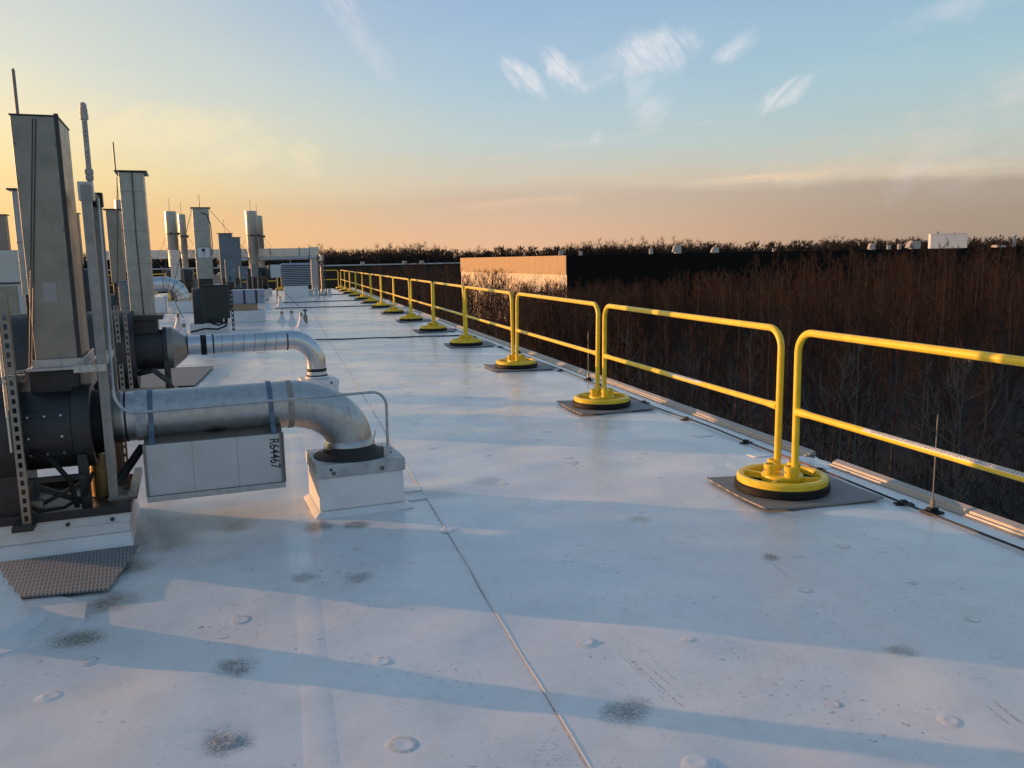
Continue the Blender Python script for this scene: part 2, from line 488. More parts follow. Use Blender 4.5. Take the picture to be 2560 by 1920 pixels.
# ------------------------------------------------------------------ mesh helpers
class MB:
    def __init__(self):
        self.v = []
        self.f = []

    def add(self, vs, fs):
        o = len(self.v)
        self.v += [tuple(p) for p in vs]
        self.f += [tuple(i + o for i in q) for q in fs]
        return self

    def box(self, x0, x1, y0, y1, z0, z1):
        return self.add([(x0, y0, z0), (x1, y0, z0), (x1, y1, z0), (x0, y1, z0), (x0, y0, z1), (x1, y0, z1), (x1, y1, z1), (x0, y1, z1)],
                        [(0, 3, 2, 1), (4, 5, 6, 7), (0, 1, 5, 4), (1, 2, 6, 5), (2, 3, 7, 6), (3, 0, 4, 7)])

    def hexa(self, pts):
        return self.add(pts, [(0, 3, 2, 1), (4, 5, 6, 7), (0, 1, 5, 4), (1, 2, 6, 5), (2, 3, 7, 6), (3, 0, 4, 7)])

    def bar(self, a, b, w, h, upv=(0, 0, 1)):
        a, b = Vector(a), Vector(b)
        d = (b - a).normalized()
        u = Vector(upv)
        if abs(d.dot(u)) > .95:
            u = Vector((1, 0, 0))
        s = d.cross(u).normalized() * w / 2
        n = s.cross(d).normalized() * h / 2
        return self.hexa([a - s - n, a + s - n, b + s - n, b - s - n, a - s + n, a + s + n, b + s + n, b - s + n])

    def tube(self, pts, r, n=12, caps=True):
        pts = [Vector(p) for p in pts]
        rs = r if isinstance(r, (list, tuple)) else [r] * len(pts)
        t0 = (pts[1] - pts[0]).normalized()
        u = Vector((0, 0, 1)) if abs(t0.z) < .9 else Vector((1, 0, 0))
        u = (u - t0 * u.dot(t0)).normalized()
        o = len(self.v)
        for i, p in enumerate(pts):
            if i == 0:
                t = t0
            elif i == len(pts) - 1:
                t = (pts[i] - pts[i - 1]).normalized()
            else:
                t = ((pts[i + 1] - pts[i]).normalized() + (pts[i] - pts[i - 1]).normalized()).normalized()
            u = (u - t * u.dot(t)).normalized()
            w = t.cross(u)
            for k in range(n):
                a = 2 * math.pi * k / n
                self.v.append(tuple(p + (u * math.cos(a) + w * math.sin(a)) * rs[i]))
        for i in range(len(pts) - 1):
            for k in range(n):
                k2 = (k + 1) % n
                self.f.append((o + i * n + k, o + i * n + k2, o + (i + 1) * n + k2, o + (i + 1) * n + k))
        if caps:
            self.f.append(tuple(o + k for k in reversed(range(n))))
            e = o + (len(pts) - 1) * n
            self.f.append(tuple(e + k for k in range(n)))
        return self

    def lathe(self, prof, centre=(0, 0, 0), n=24, axis='Z', closed=False):
        """prof: list of (r, h); axis Z or X"""
        o = len(self.v)
        c = Vector(centre)
        for (r, h) in prof:
            for k in range(n):
                a = 2 * math.pi * k / n
                if axis == 'Z':
                    p = (r * math.cos(a), r * math.sin(a), h)
                else:
                    p = (h, r * math.cos(a), r * math.sin(a))
                self.v.append(tuple(c + Vector(p)))
        m = len(prof)
        for i in range(m if closed else m - 1):
            j = (i + 1) % m
            for k in range(n):
                k2 = (k + 1) % n
                self.f.append((o + i * n + k, o + i * n + k2, o + j * n + k2, o + j * n + k))
        if not closed:
            if prof[0][0] > 1e-6:
                self.f.append(tuple(o + k for k in reversed(range(n))))
            if prof[-1][0] > 1e-6:
                self.f.append(tuple(o + (m - 1) * n + k for k in range(n)))
        return self

    def plate(self, poly, z0, z1):
        n = len(poly)
        o = len(self.v)
        self.v += [(x, y, z0) for x, y in poly] + [(x, y, z1) for x, y in poly]
        self.f.append(tuple(o + k for k in reversed(range(n))))
        self.f.append(tuple(o + n + k for k in range(n)))
        for k in range(n):
            k2 = (k + 1) % n
            self.f.append((o + k, o + k2, o + n + k2, o + n + k))
        return self

    def build(self, name, material, parent=None, smooth=False, bevel=0.0, angle=35):
        me = bpy.data.meshes.new(name)
        me.from_pydata(self.v, [], self.f)
        me.update()
        o = bpy.data.objects.new(name, me)
        col.objects.link(o)
        if material:
            me.materials.append(material)
        if smooth:
            me.shade_auto_smooth(use_auto_smooth=True, angle=R(angle)) if hasattr(me, 'shade_auto_smooth') else me.shade_smooth()
            if not hasattr(me, 'shade_auto_smooth'):
                me.set_sharp_from_angle(angle=R(angle))
        if bevel:
            b = o.modifiers.new('bevel', 'BEVEL')
            b.width = bevel
            b.segments = 2
            b.limit_method = 'ANGLE'
            b.angle_limit = R(40)
        if parent:
            o.parent = parent
        return o


def tag(o, label=None, cat=None, group=None, kind=None):
    for k, v in (('label', label), ('category', cat), ('group', group), ('kind', kind)):
        if v:
            o[k] = v
    return o


def thing(name, loc, rz, label, cat, group=None):
    o = bpy.data.objects.new(name, None)
    o.empty_display_size = .1
    col.objects.link(o)
    o.location = loc
    o.rotation_euler = (0, 0, rz)
    return tag(o, label, cat, group)


def copy_tree(o, parent=None):
    c = o.copy()
    col.objects.link(c)
    if parent:
        c.parent = parent
    for ch in o.children:
        copy_tree(ch, c)
    return c


def arc(p0, p1, p2, n=8):
    """quadratic-ish rounded corner through a circle approximation from p0 to p2 with corner p1"""
    p0, p1, p2 = Vector(p0), Vector(p1), Vector(p2)
    k = 0.5523
    a, b = p0.lerp(p1, k), p2.lerp(p1, k)
    out = []
    for i in range(n + 1):
        t = i / n
        out.append(p0 * (1 - t) ** 3 + a * 3 * t * (1 - t) ** 2 + b * 3 * t * t * (1 - t) + p2 * t ** 3)
    return out


def text_part(name, s, size, m, parent, mtx, thick=0.0005, font_scale_x=1.0, bold=0.0):
    cu = bpy.data.curves.new(name, 'FONT')
    cu.body = s
    cu.size = size
    cu.extrude = thick
    cu.offset = bold
    cu.align_x = 'CENTER'
    cu.align_y = 'CENTER'
    tmp = bpy.data.objects.new(name + '_curve', cu)
    col.objects.link(tmp)
    dg = bpy.context.evaluated_depsgraph_get()
    me = bpy.data.meshes.new_from_object(tmp.evaluated_get(dg))
    bpy.data.objects.remove(tmp)
    me.materials.clear()
    me.materials.append(m)
    for v in me.vertices:
        v.co.x *= font_scale_x
    o = bpy.data.objects.new(name, me)
    col.objects.link(o)
    o.parent = parent
    o.matrix_local = mtx
    return o


# ------------------------------------------------------------------ ground, roof
GZ = -9.6
ground = MB().add([(-3000, -3000, GZ), (3000, -3000, GZ), (3000, 4500, GZ), (-3000, 4500, GZ)], [(0, 1, 2, 3)]).build('ground', litter_m)
tag(ground, kind='structure')

XE, YE = 3.84, 48.9
mb = MB()
mb.box(-60, XE - .03, -25, YE, GZ - .2, -.03)
roof = mb.build('roof', mat('pale_building_wall', (.36, .33, .30), .8, 0, .1, .5))
tag(roof, 'flat roof of the building the camera stands on', 'roof', kind='structure')
del roof['category']

_wv = []
for lam, amp, nn in ((2.6, .0013, 7), (1.1, .0013, 10), (.5, .0008, 12)):
    for i in range(nn):
        a = rng.uniform(0, math.tau)
        l = lam * rng.uniform(.7, 1.4)
        _wv.append((math.cos(a) * math.tau / l, math.sin(a) * math.tau / l, rng.uniform(0, math.tau), amp))


def roof_h(x, y):
    h = 0.0
    for kx, ky, ph, amp in _wv:
        h = h + amp * np.sin(kx * x + ky * y + ph)
    fade = np.clip((26 - y) / 14, 0.0, 1) * np.clip((3.5 - x) / .5, 0, 1) * np.clip((x + 7) / 3, 0, 1)
    return h * fade


def grid_sheet(name, xs, ys, z, edge_drop=True):
    X, Y = np.meshgrid(xs, ys)
    Z = roof_h(X, Y) + z
    nx, ny = len(xs), len(ys)
    if edge_drop:                       # the lap edge is turned down on to the sheet below
        Z[:, 0] -= .006
    V = np.stack([X, Y, Z], -1).reshape(-1, 3)
    idx = np.arange(nx * ny).reshape(ny, nx)
    F = np.stack([idx[:-1, :-1], idx[:-1, 1:], idx[1:, 1:], idx[1:, :-1]], -1).reshape(-1, 4)
    me = bpy.data.meshes.new(name)
    me.vertices.add(len(V))
    me.vertices.foreach_set('co', V.ravel())
    me.loops.add(F.size)
    me.loops.foreach_set('vertex_index', F.ravel())
    me.polygons.add(len(F))
    me.polygons.foreach_set('loop_start', np.arange(0, F.size, 4))
    me.update(calc_edges=True)
    me.shade_smooth()
    me.materials.append(membrane)
    o = bpy.data.objects.new(name, me)
    col.objects.link(o)
    o.parent = roof
    return o


def yspace(y0, y1, d0, grow):
    out = [y0]
    d = d0
    while out[-1] < y1:
        out.append(out[-1] + (d if out[-1] > 0 else .3))
        if out[-1] > 9:
            d *= grow
    out[-1] = y1
    return np.array(out)


ysn = yspace(-3.0, YE, .06, 1.03)
grid_sheet('membrane_sheet', np.concatenate([[.82, .826, .84], np.arange(.9, 3.80, .06), [XE - .035]]), ysn, .0035)
grid_sheet('membrane_sheet', np.concatenate([[-2.21, -2.20], np.arange(-2.14, .92, .06)]), ysn, .0)
grid_sheet('membrane_sheet', np.concatenate([np.arange(-9, -2.05, .12)]), ysn, -.005)
MB().add([(-60, -25, -.008), (-9, -25, -.008), (-9, YE, -.008), (-60, YE, -.008)], [(0, 1, 2, 3)]).build('membrane_sheet', membrane, roof)
MB().add([(-9, -25, -.009), (XE - .035, -25, -.009), (XE - .035, -3.0, -.009), (-9, -3.0, -.009)], [(0, 1, 2, 3)]).build('membrane_sheet', membrane, roof)
# welded cover strip over a hidden joint
mb = MB()
sy = ysn[(ysn > -2) & (ysn < 20)]
xs5 = (-.045, -.012, .03, .072, .105)
for j, y in enumerate(sy):
    for i, x in enumerate(xs5):
        mb.v.append((x, y, float(roof_h(np.array(x), np.array(y))) + (.0012 if 0 < i < 4 else -.0016)))
for j in range(len(sy) - 1):
    for i in range(4):
        mb.f.append((j * 5 + i, j * 5 + i + 1, (j + 1) * 5 + i + 1, (j + 1) * 5 + i))
mb.build('cover_strip', membrane, roof, smooth=True, angle=80)
# dark grime that sits in the open lap edge
mb = MB()
sy = ysn[(ysn > 1.0) & (ysn < 30)]
for j, y in enumerate(sy):
    zz_ = float(roof_h(np.array(.82), np.array(y)))
    wv = .0010 + .0008 * math.sin(y * 7.3) * math.sin(y * 2.1)
    off = .004 * math.sin(y * 1.7) + .003 * math.sin(y * 5.1)
    mb.v += [(.8165 + off - wv, y, zz_ + .0034), (.8165 + off + wv, y, zz_ + .0062)]
for j in range(len(sy) - 1):
    mb.f.append((2 * j, 2 * j + 1, 2 * j + 3, 2 * j + 2))
mb.build('seam_edge', mat('seam_grime', (.20, .19, .18), .8, 0, .5, 30), roof)

# fastener plates telegraphing through the sheet
BUMPS = [(1.1, 2.98, 1), (1.05, 2.45, 1.1), (-.27, 2.68, 1.1), (.29, 2.48, 1.2), (-.27, 3.19, 1), (-.26, 3.65, 1), (-.92, 3.66, 1), (-.87, 4.03, 1), (.29, 3.07, .9), (-.26, 4.27, .8),
         (2.3, 3.57, .6), (2.74, 2.69, .8), (2.24, 2.55, 1.1), (2.57, 2.41, .7), (1.14, 2.12, 1.1), (.83, 4.53, .9), (3.44, 6.35, .7), (.32, 4.43, .7), (1.85, 4.35, .9), (2.25, 3.17, .8),
         (2.77, 3.59, .8), (1.56, 3.1, .6), (-.91, 3.19, 1), (1.1, 6.64, .9), (1.4, 5.41, .8), (1.08, 10.26, .8), (1.93, 9.01, .9), (2.19, 6.92, .8), (3.06, 7.66, .6), (1.47, 6.25, .9),
         (1.15, 7.76, .8), (2.05, 5.8, .9), (2.44, 8.18, .8), (1.33, 9.59, .8), (1.83, 14.1, .8), (2.12, 11.4, .8), (2.77, 3.12, .8), (2.05, 2.08, .9), (1.76, 2.29, .6)]
for y in np.arange(2.3, 6.0, .58):
    for x in (-.75, .55, 1.5, 2.05, 2.55, 2.95):
        if rng.random() < .45:
            BUMPS.append((x + rng.normal(0, .06), y + rng.normal(0, .06), rng.uniform(.45, .75)))
for y in np.arange(6.0, 17, .62):
    for x in (-.45, .55, 1.35, 2.05, 2.6):
        if rng.random() < .62:
            BUMPS.append((x + rng.normal(0, .05), y + rng.normal(0, .05), rng.uniform(.6, .95)))
prof = [(1.0, -.0010), (.90, -.0002), (.76, .0007), (.62, .0020), (.50, .0030), (.40, .0029), (.22, .0022), (0.0, .0019)]


plate_m = membrane_mat(True)


def bump_mesh():
    b = MB()
    b.lathe([(r * .072, h) for r, h in prof], n=14)
    b.f = [f for f in b.f if len(f) == 4]
    me = bpy.data.meshes.new('fastener_plate')
    me.from_pydata(b.v, [], b.f)
    me.shade_smooth()
    me.materials.append(plate_m)
    return me


bme = bump_mesh()
for (x, y, s) in BUMPS:
    o = bpy.data.objects.new('fastener_plate', bme)
    col.objects.link(o)
    o.parent = roof
    o.location = (x, y, float(roof_h(np.array(x), np.array(y))) + (.0036 if x > .82 else .0))
    s *= .82
    o.scale = (s, s * rng.uniform(.8, 1.0), s * 1.1)
    o.rotation_euler = (rng.normal(0, .012), rng.normal(0, .012), rng.uniform(0, 6))

# membrane patches lying on the sheet
def rz_(x, y):
    return float(roof_h(np.array(float(x)), np.array(float(y))))


def patch(poly, zoff):
    cx = sum(p[0] for p in poly) / len(poly)
    cy = sum(p[1] for p in poly) / len(poly)
    z = rz_(cx, cy) + zoff
    return MB().plate([p for p in poly], z - .02, z).build('membrane_patch', membrane, roof)


def rrect(cx, cy, w, h, r=.03, rot=0.0):
    pts = []
    for (sx, sy_, a0) in ((1, 1, 0), (-1, 1, 90), (-1, -1, 180), (1, -1, 270)):
        for k in range(4):
            a = R(a0 + k * 30)
            pts.append((sx * (w / 2 - r) + r * math.cos(a), sy_ * (h / 2 - r) + r * math.sin(a)))
    c_, s_ = math.cos(rot), math.sin(rot)
    return [(cx + x * c_ - y * s_, cy + x * s_ + y * c_) for x, y in pts]


patch(rrect(.76, 5.48, .12, .12, .02, .1), .008)
patch(rrect(.76, 5.27, .13, .10, .02, .1), .008)
patch(rrect(3.42, 6.35, .17, .14, .03, 0), .009)
patch(rrect(3.50, 5.55, .2, .14, .03, .1), .009)
patch(rrect(3.52, 8.9, .2, .14, .03, .1), .009)

# ------------------------------------------------------------------ roof edge
NOTCH = (5.08, 5.36)
edge = thing('edge_flashing', (XE, 0, 0), 0, 'bronze grey metal edge flashing along the long side of the white roof', 'flashing')


def flashing(y0, y1):
    prof2 = [(-.085, .010), (-.070, .012), (-.067, .021), (-.058, .022), (-.055, .014), (-.046, .014), (-.038, .034), (.0, .050), (.012, .044), (.014, -.16), (.006, -.16), (.002, .02), (-.08, .003)]
    b = MB()
    n = len(prof2)
    b.v = [(x, y0, z) for x, z in prof2] + [(x, y1, z) for x, z in prof2]
    for k in range(n):
        k2 = (k + 1) % n
        b.f.append((k, k + n, k2 + n, k2))
    b.f.append(tuple(range(n)))
    b.f.append(tuple(n + k for k in reversed(range(n))))
    b.build('flashing_length', edge_m, edge)


y = -3.0
segs = []
while y < YE:
    a, b_ = y, min(y + 3.05, YE)
    segs.append((a, b_))
    y += 3.05
for a, b_ in segs:
    if a < NOTCH[0] < b_:
        flashing(a, NOTCH[0])
        if b_ > NOTCH[1]:
            flashing(NOTCH[1], b_ - .006)
    elif a < NOTCH[1] < b_:
        flashing(NOTCH[1], b_ - .006)
    elif a >= NOTCH[0] and b_ <= NOTCH[1]:
        pass
    else:
        flashing(a, b_ - .006)
# membrane rolled over the open notch
mb = MB()
nx_, ny_ = 9, 7
for j in range(ny_):
    yy = NOTCH[0] - .06 + (NOTCH[1] - NOTCH[0] + .12) * j / (ny_ - 1)
    for i in range(nx_):
        t_ = i / (nx_ - 1)
        xx = XE - .16 + .20 * min(1, t_ * 1.35)
        zz = .007 - .10 * max(0, t_ - .45) ** 1.3 - .004 * math.sin(j * 1.9 + i)
        if j in (0, ny_ - 1):
            zz += .012 * t_
        mb.v.append((xx, yy, zz))
for j in range(ny_ - 1):
    for i in range(nx_ - 1):
        mb.f.append((j * nx_ + i, j * nx_ + i + 1, (j + 1) * nx_ + i + 1, (j + 1) * nx_ + i))
mb.build('membrane_apron', membrane, roof, smooth=True, angle=80)
# wrinkled sealed lap beside the notch
mb = MB()
for j in range(8):
    for i in range(14):
        xx, yy = 3.02 + i * .055, 5.02 + j * .055 + .02 * math.sin(i * .9)
        mb.v.append((xx, yy, rz_(xx, yy) + .007 + .006 * math.sin(i * 1.7 + j * 2.6) * math.sin(j * 1.1 + i * .6) - (.012 if i in (0, 13) or j in (0, 7) else 0)))
for j in range(7):
    for i in range(13):
        mb.f.append((j * 14 + i, j * 14 + i + 1, (j + 1) * 14 + i + 1, (j + 1) * 14 + i))
mb.build('membrane_patch', membrane, roof, smooth=True, angle=80)

# ------------------------------------------------------------------ lightning protection
CX = 3.60
cab = thing('lightning_cable', (CX, 0, 0), 0, 'black lightning cable clipped down beside the metal roof edge', 'cable')
pts = []
yy = -2.0
while yy < 47.5:
    pts.append((.012 * math.sin(yy * 1.3) + .006 * math.sin(yy * 4), yy, .019 + .003 * math.sin(yy * 3.1)))
    yy += .25
i0 = [i for i, p in enumerate(pts) if p[1] > 4.55][0]
i1 = [i for i, p in enumerate(pts) if p[1] > 5.5][0]
MB().tube(pts[:i0 + 1], .0075, 6).build('cable_run', cable_m, cab, smooth=True)
MB().tube(pts[i0:i1 + 1], .0075, 6).build('bare_copper_run', copper_m, cab, smooth=True)
MB().tube(pts[i1:], .0075, 6).build('cable_run', cable_m, cab, smooth=True)
clipb = MB()
clipb.box(-.055, -.012, -.028, .028, .006, .012).box(.012, .055, -.028, .028, .006, .012).box(-.016, .016, -.02, .02, .008, .032)
clip0 = clipb.build('cable_clip', black_rub, cab)
first = True
for yy in [1.2, 2.3, 3.1, 4.12, 4.96, 5.94, 7.0, 7.96, 9.26, 10.7, 12.2, 14, 16, 18, 20.5, 23]:
    o = clip0 if first else clip0.copy()
    if not first:
        col.objects.link(o)
    first = False
    o.location = (.004, yy, 0)
    o.rotation_euler = (0, 0, rng.normal(0, .25))


def air_terminal(x, y, h, label, z=.004, group=None):
    r_ = thing('lightning_rod', (x, y, z), 0, label, 'lightning rod', group)
    MB().box(-.05, .05, -.045, .045, .002, .014).box(-.03, .03, -.02, .02, .012, .034).build('base', black_rub, r_, bevel=.003)
    MB().lathe([(.014, .03), (.014, .075), (.009, .085), (.0045, .09), (.0040, h - .03), (.001, h)], n=8).build('rod', rod_m, r_, smooth=True)
    return r_


air_terminal(3.64, 3.93, .60, 'thin brown lightning rod by the guardrail warning sticker')
air_terminal(3.64, 9.72, .62, 'thin dark lightning rod at the roof edge, second one from the edge notch')
air_terminal(3.66, 13.05, .62, 'thin dark lightning rod at the roof edge, third one from the edge notch')


def cross_cable(name, p0, p1, sag, label, m=cable_m, r=.012):
    p0, p1 = Vector(p0), Vector(p1)
    b = MB()
    n = 16
    b.tube([p0.lerp(p1, i / n) + Vector((0, sag * math.sin(i * 1.3), 0)) for i in range(n + 1)], r, 6)
    return tag(b.build(name, m, None, smooth=True), label, 'cable')


cross_cable('roof_cable', (.50, 16.9, .016), (3.64, 16.45, .016), .03, 'black cable crossing the roof behind the spiral duct elbow')
cross_cable('roof_cable', (-.3, 29.3, .018), (3.64, 28.7, .018), .04, 'black cable crossing the roof beyond the white conical pipe boots', r=.016)
cross_cable('roof_cable', (-.3, 33.2, .018), (3.64, 33.2, .018), .04, 'black cable crossing the roof in front of the louvred hood', r=.016)
cross_cable('roof_cable', (1.6, 39.5, .02), (3.64, 40.2, .02), .05, 'black cable crossing the roof at the foot of the pipe post', r=.018)

# ------------------------------------------------------------------ guard rail
RX, BY0, BSP = 3.10, 4.62, 3.30
NB = 14


def base_proto():
    b = thing('rail_base', (0, 0, 0), 0, 'x', 'rail base')
    MB().lathe([(.292, .004), (.300, .012), (.300, .048), (.292, .056), (.215, .056), (.215, .004)], n=40, closed=True).build('rubber_ring', black_rub, b, smooth=True)
    MB().lathe([(.287, .0565), (.287, .086), (.276, .100), (.252, .100), (.240, .090), (.236, .0565)], n=40, closed=True).build('rim', yellow, b, smooth=True)
    MB().lathe([(.10, .040), (.128, .052), (.135, .075), (.130, .098), (.115, .104), (0, .105)], n=28).build('hub', yellow, b, smooth=True)
    for k in range(4):
        a = R(45 + 90 * k)
        c_, s_ = math.cos(a), math.sin(a)
        m_ = MB()
        m_.bar((c_ * .11, s_ * .11, .075), (c_ * .255, s_ * .255, .082), .022, .034)
        m_.bar((c_ * .12, s_ * .12, .060), (c_ * .250, s_ * .250, .060), .05, .012)
        m_.build('spoke', yellow, b, bevel=.004)
    for (x, y) in ((0, .10), (0, -.10), (-.085, 0), (.085, 0)):
        s = MB().lathe([(.040, .09), (.040, .150), (.044, .152), (.044, .168), (.038, .172), (.030, .172), (.030, .108), (0, .108)], (x, y, 0), 18).build('socket', yellow, b, smooth=True)
        MB().tube([(x - .046, y, .135), (x - .036, y, .135)], .007, 8).build('set_screw', bolt_m, s)
    return b


bp0 = base_proto()
mat_me = None


def pad(name, poly, zc, label, group=None, curl=None):
    """ribbed walkway pad with slightly lifted corners"""
    n = 10
    a, b_, c_, d_ = [Vector((p[0], p[1], 0)) for p in poly]
    b = MB()
    top, bot = [], []
    for j in range(n + 1):
        for i in range(n + 1):
            u, v = i / n, j / n
            p = a.lerp(b_, u).lerp(d_.lerp(c_, u), v)
            lift = 0
            if curl:
                lift = curl * (abs(u - .5) * 2) ** 3 * (abs(v - .5) * 2) ** 2
            b.v.append((p.x, p.y, zc + .011 + lift))
    o = len(b.v)
    for k in range(o):
        x, y, z = b.v[k]
        b.v.append((x, y, z - .010))
    w = n + 1
    for j in range(n):
        for i in range(n):
            q = (j * w + i, j * w + i + 1, (j + 1) * w + i + 1, (j + 1) * w + i)
            b.f.append(q)
            b.f.append(tuple(o + k for k in reversed(q)))
    ring = [i for i in range(w)] + [j * w + n for j in range(1, w)] + [n * w + i for i in range(n - 1, -1, -1)] + [j * w for j in range(n - 1, 0, -1)]
    for k in range(len(ring)):
        p, q = ring[k], ring[(k + 1) % len(ring)]
        b.f.append((q, p, p + o, q + o))
    ob = b.build(name, pad_m, None, smooth=True, angle=40)
    return tag(ob, label, 'mat', group)


blab = {0: 'wheel shaped yellow rail base on a grey mat beside the roof edge notch',
        1: 'wheel shaped yellow rail base, second along the rail from the edge notch',
        2: 'wheel shaped yellow rail base, third along the rail from the edge notch',
        3: 'wheel shaped yellow rail base, fourth along the rail from the edge notch'}
mlab = {0: 'grey ribbed mat with a curled corner beside the roof edge notch',
        1: 'grey ribbed mat under the second rail base from the edge notch',
        2: 'grey ribbed mat under the third rail base from the edge notch',
        3: 'grey ribbed mat under the fourth rail base from the edge notch'}
for k in range(-1, NB):
    o = bp0 if k == -1 else copy_tree(bp0)
    yb = BY0 + BSP * k
    o.location = (RX + rng.normal(0, .012), yb, .024)
    o.rotation_euler = (0, 0, rng.normal(0, .03))
    o['label'] = blab.get(k, 'wheel shaped yellow rail base under the guardrail line farther along the roof')
    if k == -1:
        o['label'] = 'wheel shaped yellow rail base holding the rail panel with the warning sticker'
    o['group'] = 'yellow guardrail bases along the roof edge'
    j = lambda: rng.normal(0, .02)
    pad('base_mat', [(RX - .38 + j(), yb - .40 + j()), (RX + .46 + j(), yb - .37 + j()), (RX + .49 + j(), yb + .40 + j()), (RX - .36 + j(), yb + .38 + j())], .012,
        'grey ribbed mat under the base of the stickered rail panel' if k == -1 else mlab.get(k, 'grey ribbed mat under a yellow base farther along the rail'),
        'grey mats under the rail bases', .012)


def rail_panel(x, y0, y1, label, sticker=None, lean=0.0, scuff=False):
    p = thing('guard_rail', (x, y0, 0), 0, label, 'guardrail', 'yellow guardrail panels')
    L = y1 - y0
    zt, rc = 1.06, .135
    l = lean

    def X(z):
        return l * z
    path = [(X(.13), 0, .13), (X(.5), 0, .5), (X(zt - rc), 0, zt - rc)] + [(X(zt), q.y, q.z) for q in arc((0, 0, zt - rc), (0, 0, zt), (0, rc, zt), 8)][1:]
    path += [(X(zt), L * .5, zt)] + [(X(zt), q.y, q.z) for q in arc((0, L - rc, zt), (0, L, zt), (0, L, zt - rc), 8)] + [(X(.5), L, .5), (X(.13), L, .13)]
    MB().tube(path, .0228, 16).build('frame_tube', yellow, p, smooth=True)
    zm = .55
    MB().tube([(X(zm), .015, zm), (X(zm), .06, zm), (X(zm), .16, zm), (X(zm), L - .16, zm), (X(zm), L - .06, zm), (X(zm), L - .015, zm)],
              [.026, .026, .0210, .0210, .026, .026], 14).build('mid_rail', yellow, p, smooth=True)
    if scuff:
        MB().tube([(X(.25) + .0085, -.002, .20), (X(.45) + .0085, -.002, .42), (X(.6) + .007, -.002, .60)], [.0154, .0158, .0150], 12).build('scuff_mark', mat('worn_paint_scuff', (.16, .13, .05), .6, 0, .5, 30), p, smooth=True)
    if sticker is not None:
        a, b_ = sticker
        m_ = MB()
        n = 6
        for yy in (a, b_):
            for k in range(n + 1):
                t_ = R(98 + 64 * k / n)
                m_.v.append((X(zm) + .0217 * math.cos(t_), yy, zm + .0217 * math.sin(t_)))
        for k in range(n):
            m_.f.append((k, k + 1, n + 2 + k, n + 1 + k))
        s = m_.build('warning_sticker', label_m, p, smooth=True)
        for kk in range(2):
            m2 = MB()
            th0 = R(112 + 24 * kk)
            ys_ = np.arange(a + .10, b_ - .06, .017)
            for yy in ys_:
                w = rng.uniform(.006, .013)
                q = [(th0, yy), (th0 + R(11), yy), (th0 + R(11), yy + w), (th0, yy + w)]
                o_ = len(m2.v)
                m2.v += [(X(zm) + .0221 * math.cos(t_), y_, zm + .0221 * math.sin(t_)) for t_, y_ in q]
                m2.f.append((o_, o_ + 1, o_ + 2, o_ + 3))
            m2.build('fine_print', print_m, s)
        m3 = MB()
        e = b_ if a > 1.5 else b_
        q = [(R(104), e - .045), (R(156), e - .045), (R(156), e - .008), (R(104), e - .008)]
        m3.v = [(X(zm) + .0221 * math.cos(t_), y_, zm + .0221 * math.sin(t_)) for t_, y_ in q]
        m3.f = [(0, 1, 2, 3)]
        m3.build('red_mark', red_m, s)
    return p


for k in range(-1, NB - 1):
    ya, yb = BY0 + BSP * k + .10, BY0 + BSP * (k + 1) - .10
    if k == -1:
        lab, st = 'yellow guardrail panel with a white warning sticker, nearer side of the edge notch', (1.05, 2.45)
    elif k == 0:
        lab, st = 'yellow guardrail panel with a scuffed post beside the edge notch', (1.05, 1.6)
    elif k == 1:
        lab, st = 'yellow guardrail panel, second one beyond the edge notch', None
    elif k == 2:
        lab, st = 'yellow guardrail panel, third one beyond the edge notch', None
    else:
        lab, st = 'yellow guardrail panel farther along the roof edge', (1.3, 1.9) if k % 2 else None
    rail_panel(RX, ya, yb, lab, st, lean=.012 * math.sin(k * 2.2) + .006, scuff=(k == 0))
# far end, turning the corner
YC = BY0 + BSP * (NB - 1)
for k in range(4):
    xb = RX - BSP * (k + 1) + .05
    if k:
        o = copy_tree(bp0)
        o.location = (xb + BSP, YC + .3, .024)
        o['label'] = 'wheel shaped yellow rail base on the far end of the roof'
    p = rail_panel(0, 0, BSP - .2, 'yellow guardrail panel across the far end of the roof')
    p.location = (RX - .1 - BSP * k, YC + .3, 0)
    p.rotation_euler = (0, 0, R(90))

# ------------------------------------------------------------------ rooftop equipment
ROT = R(6)


def ring_band(x, y, z, r, w, m, parent, name='band', axis='X', t=.004):
    return MB().lathe([(r, -w / 2), (r + t, -w / 2), (r + t, w / 2), (r, w / 2)], (x, y, z), 32, axis, True).build(name, m, parent, smooth=True)


# ---- near exhaust fan (local frame: x along the duct, y away from the camera)
F1 = (0, 5.3, 0)
fan = thing('exhaust_fan', F1, ROT, 'dark exhaust fan with tall dull steel stack standing behind the perforated strut post', 'exhaust fan')
c_ = MB()
c_.hexa([(-1.62, -.36, 0), (-.93, -.36, 0), (-.93, .42, 0), (-1.62, .42, 0), (-1.62, -.31, .07), (-.945, -.31, .07), (-.945, .40, .07), (-1.62, .40, .07)])
c_.box(-1.61, -.948, -.303, .395, .07, .185)
cb = c_.build('curb', curb_white, fan, bevel=.008)
MB().box(-1.62, -.94, -.312, -.300, .135, .187).build('termination_bar', white_metal, cb, bevel=.002)
for x in (-1.46, -1.25, -1.03):
    MB().tube([(x, -.330, .158), (x, -.311, .158)], .010, 10).build('bolt', dark_paint, cb)
MB().box(-1.63, -.93, -.325, .41, .187, .192).box(-1.63, -.93, -.325, -.318, .187, .235).box(-1.63, -.93, .40, .41, .187, .235).box(-.937, -.93, -.318, .40, .192, .235).build('base_frame', dark_paint, fan, bevel=.002)
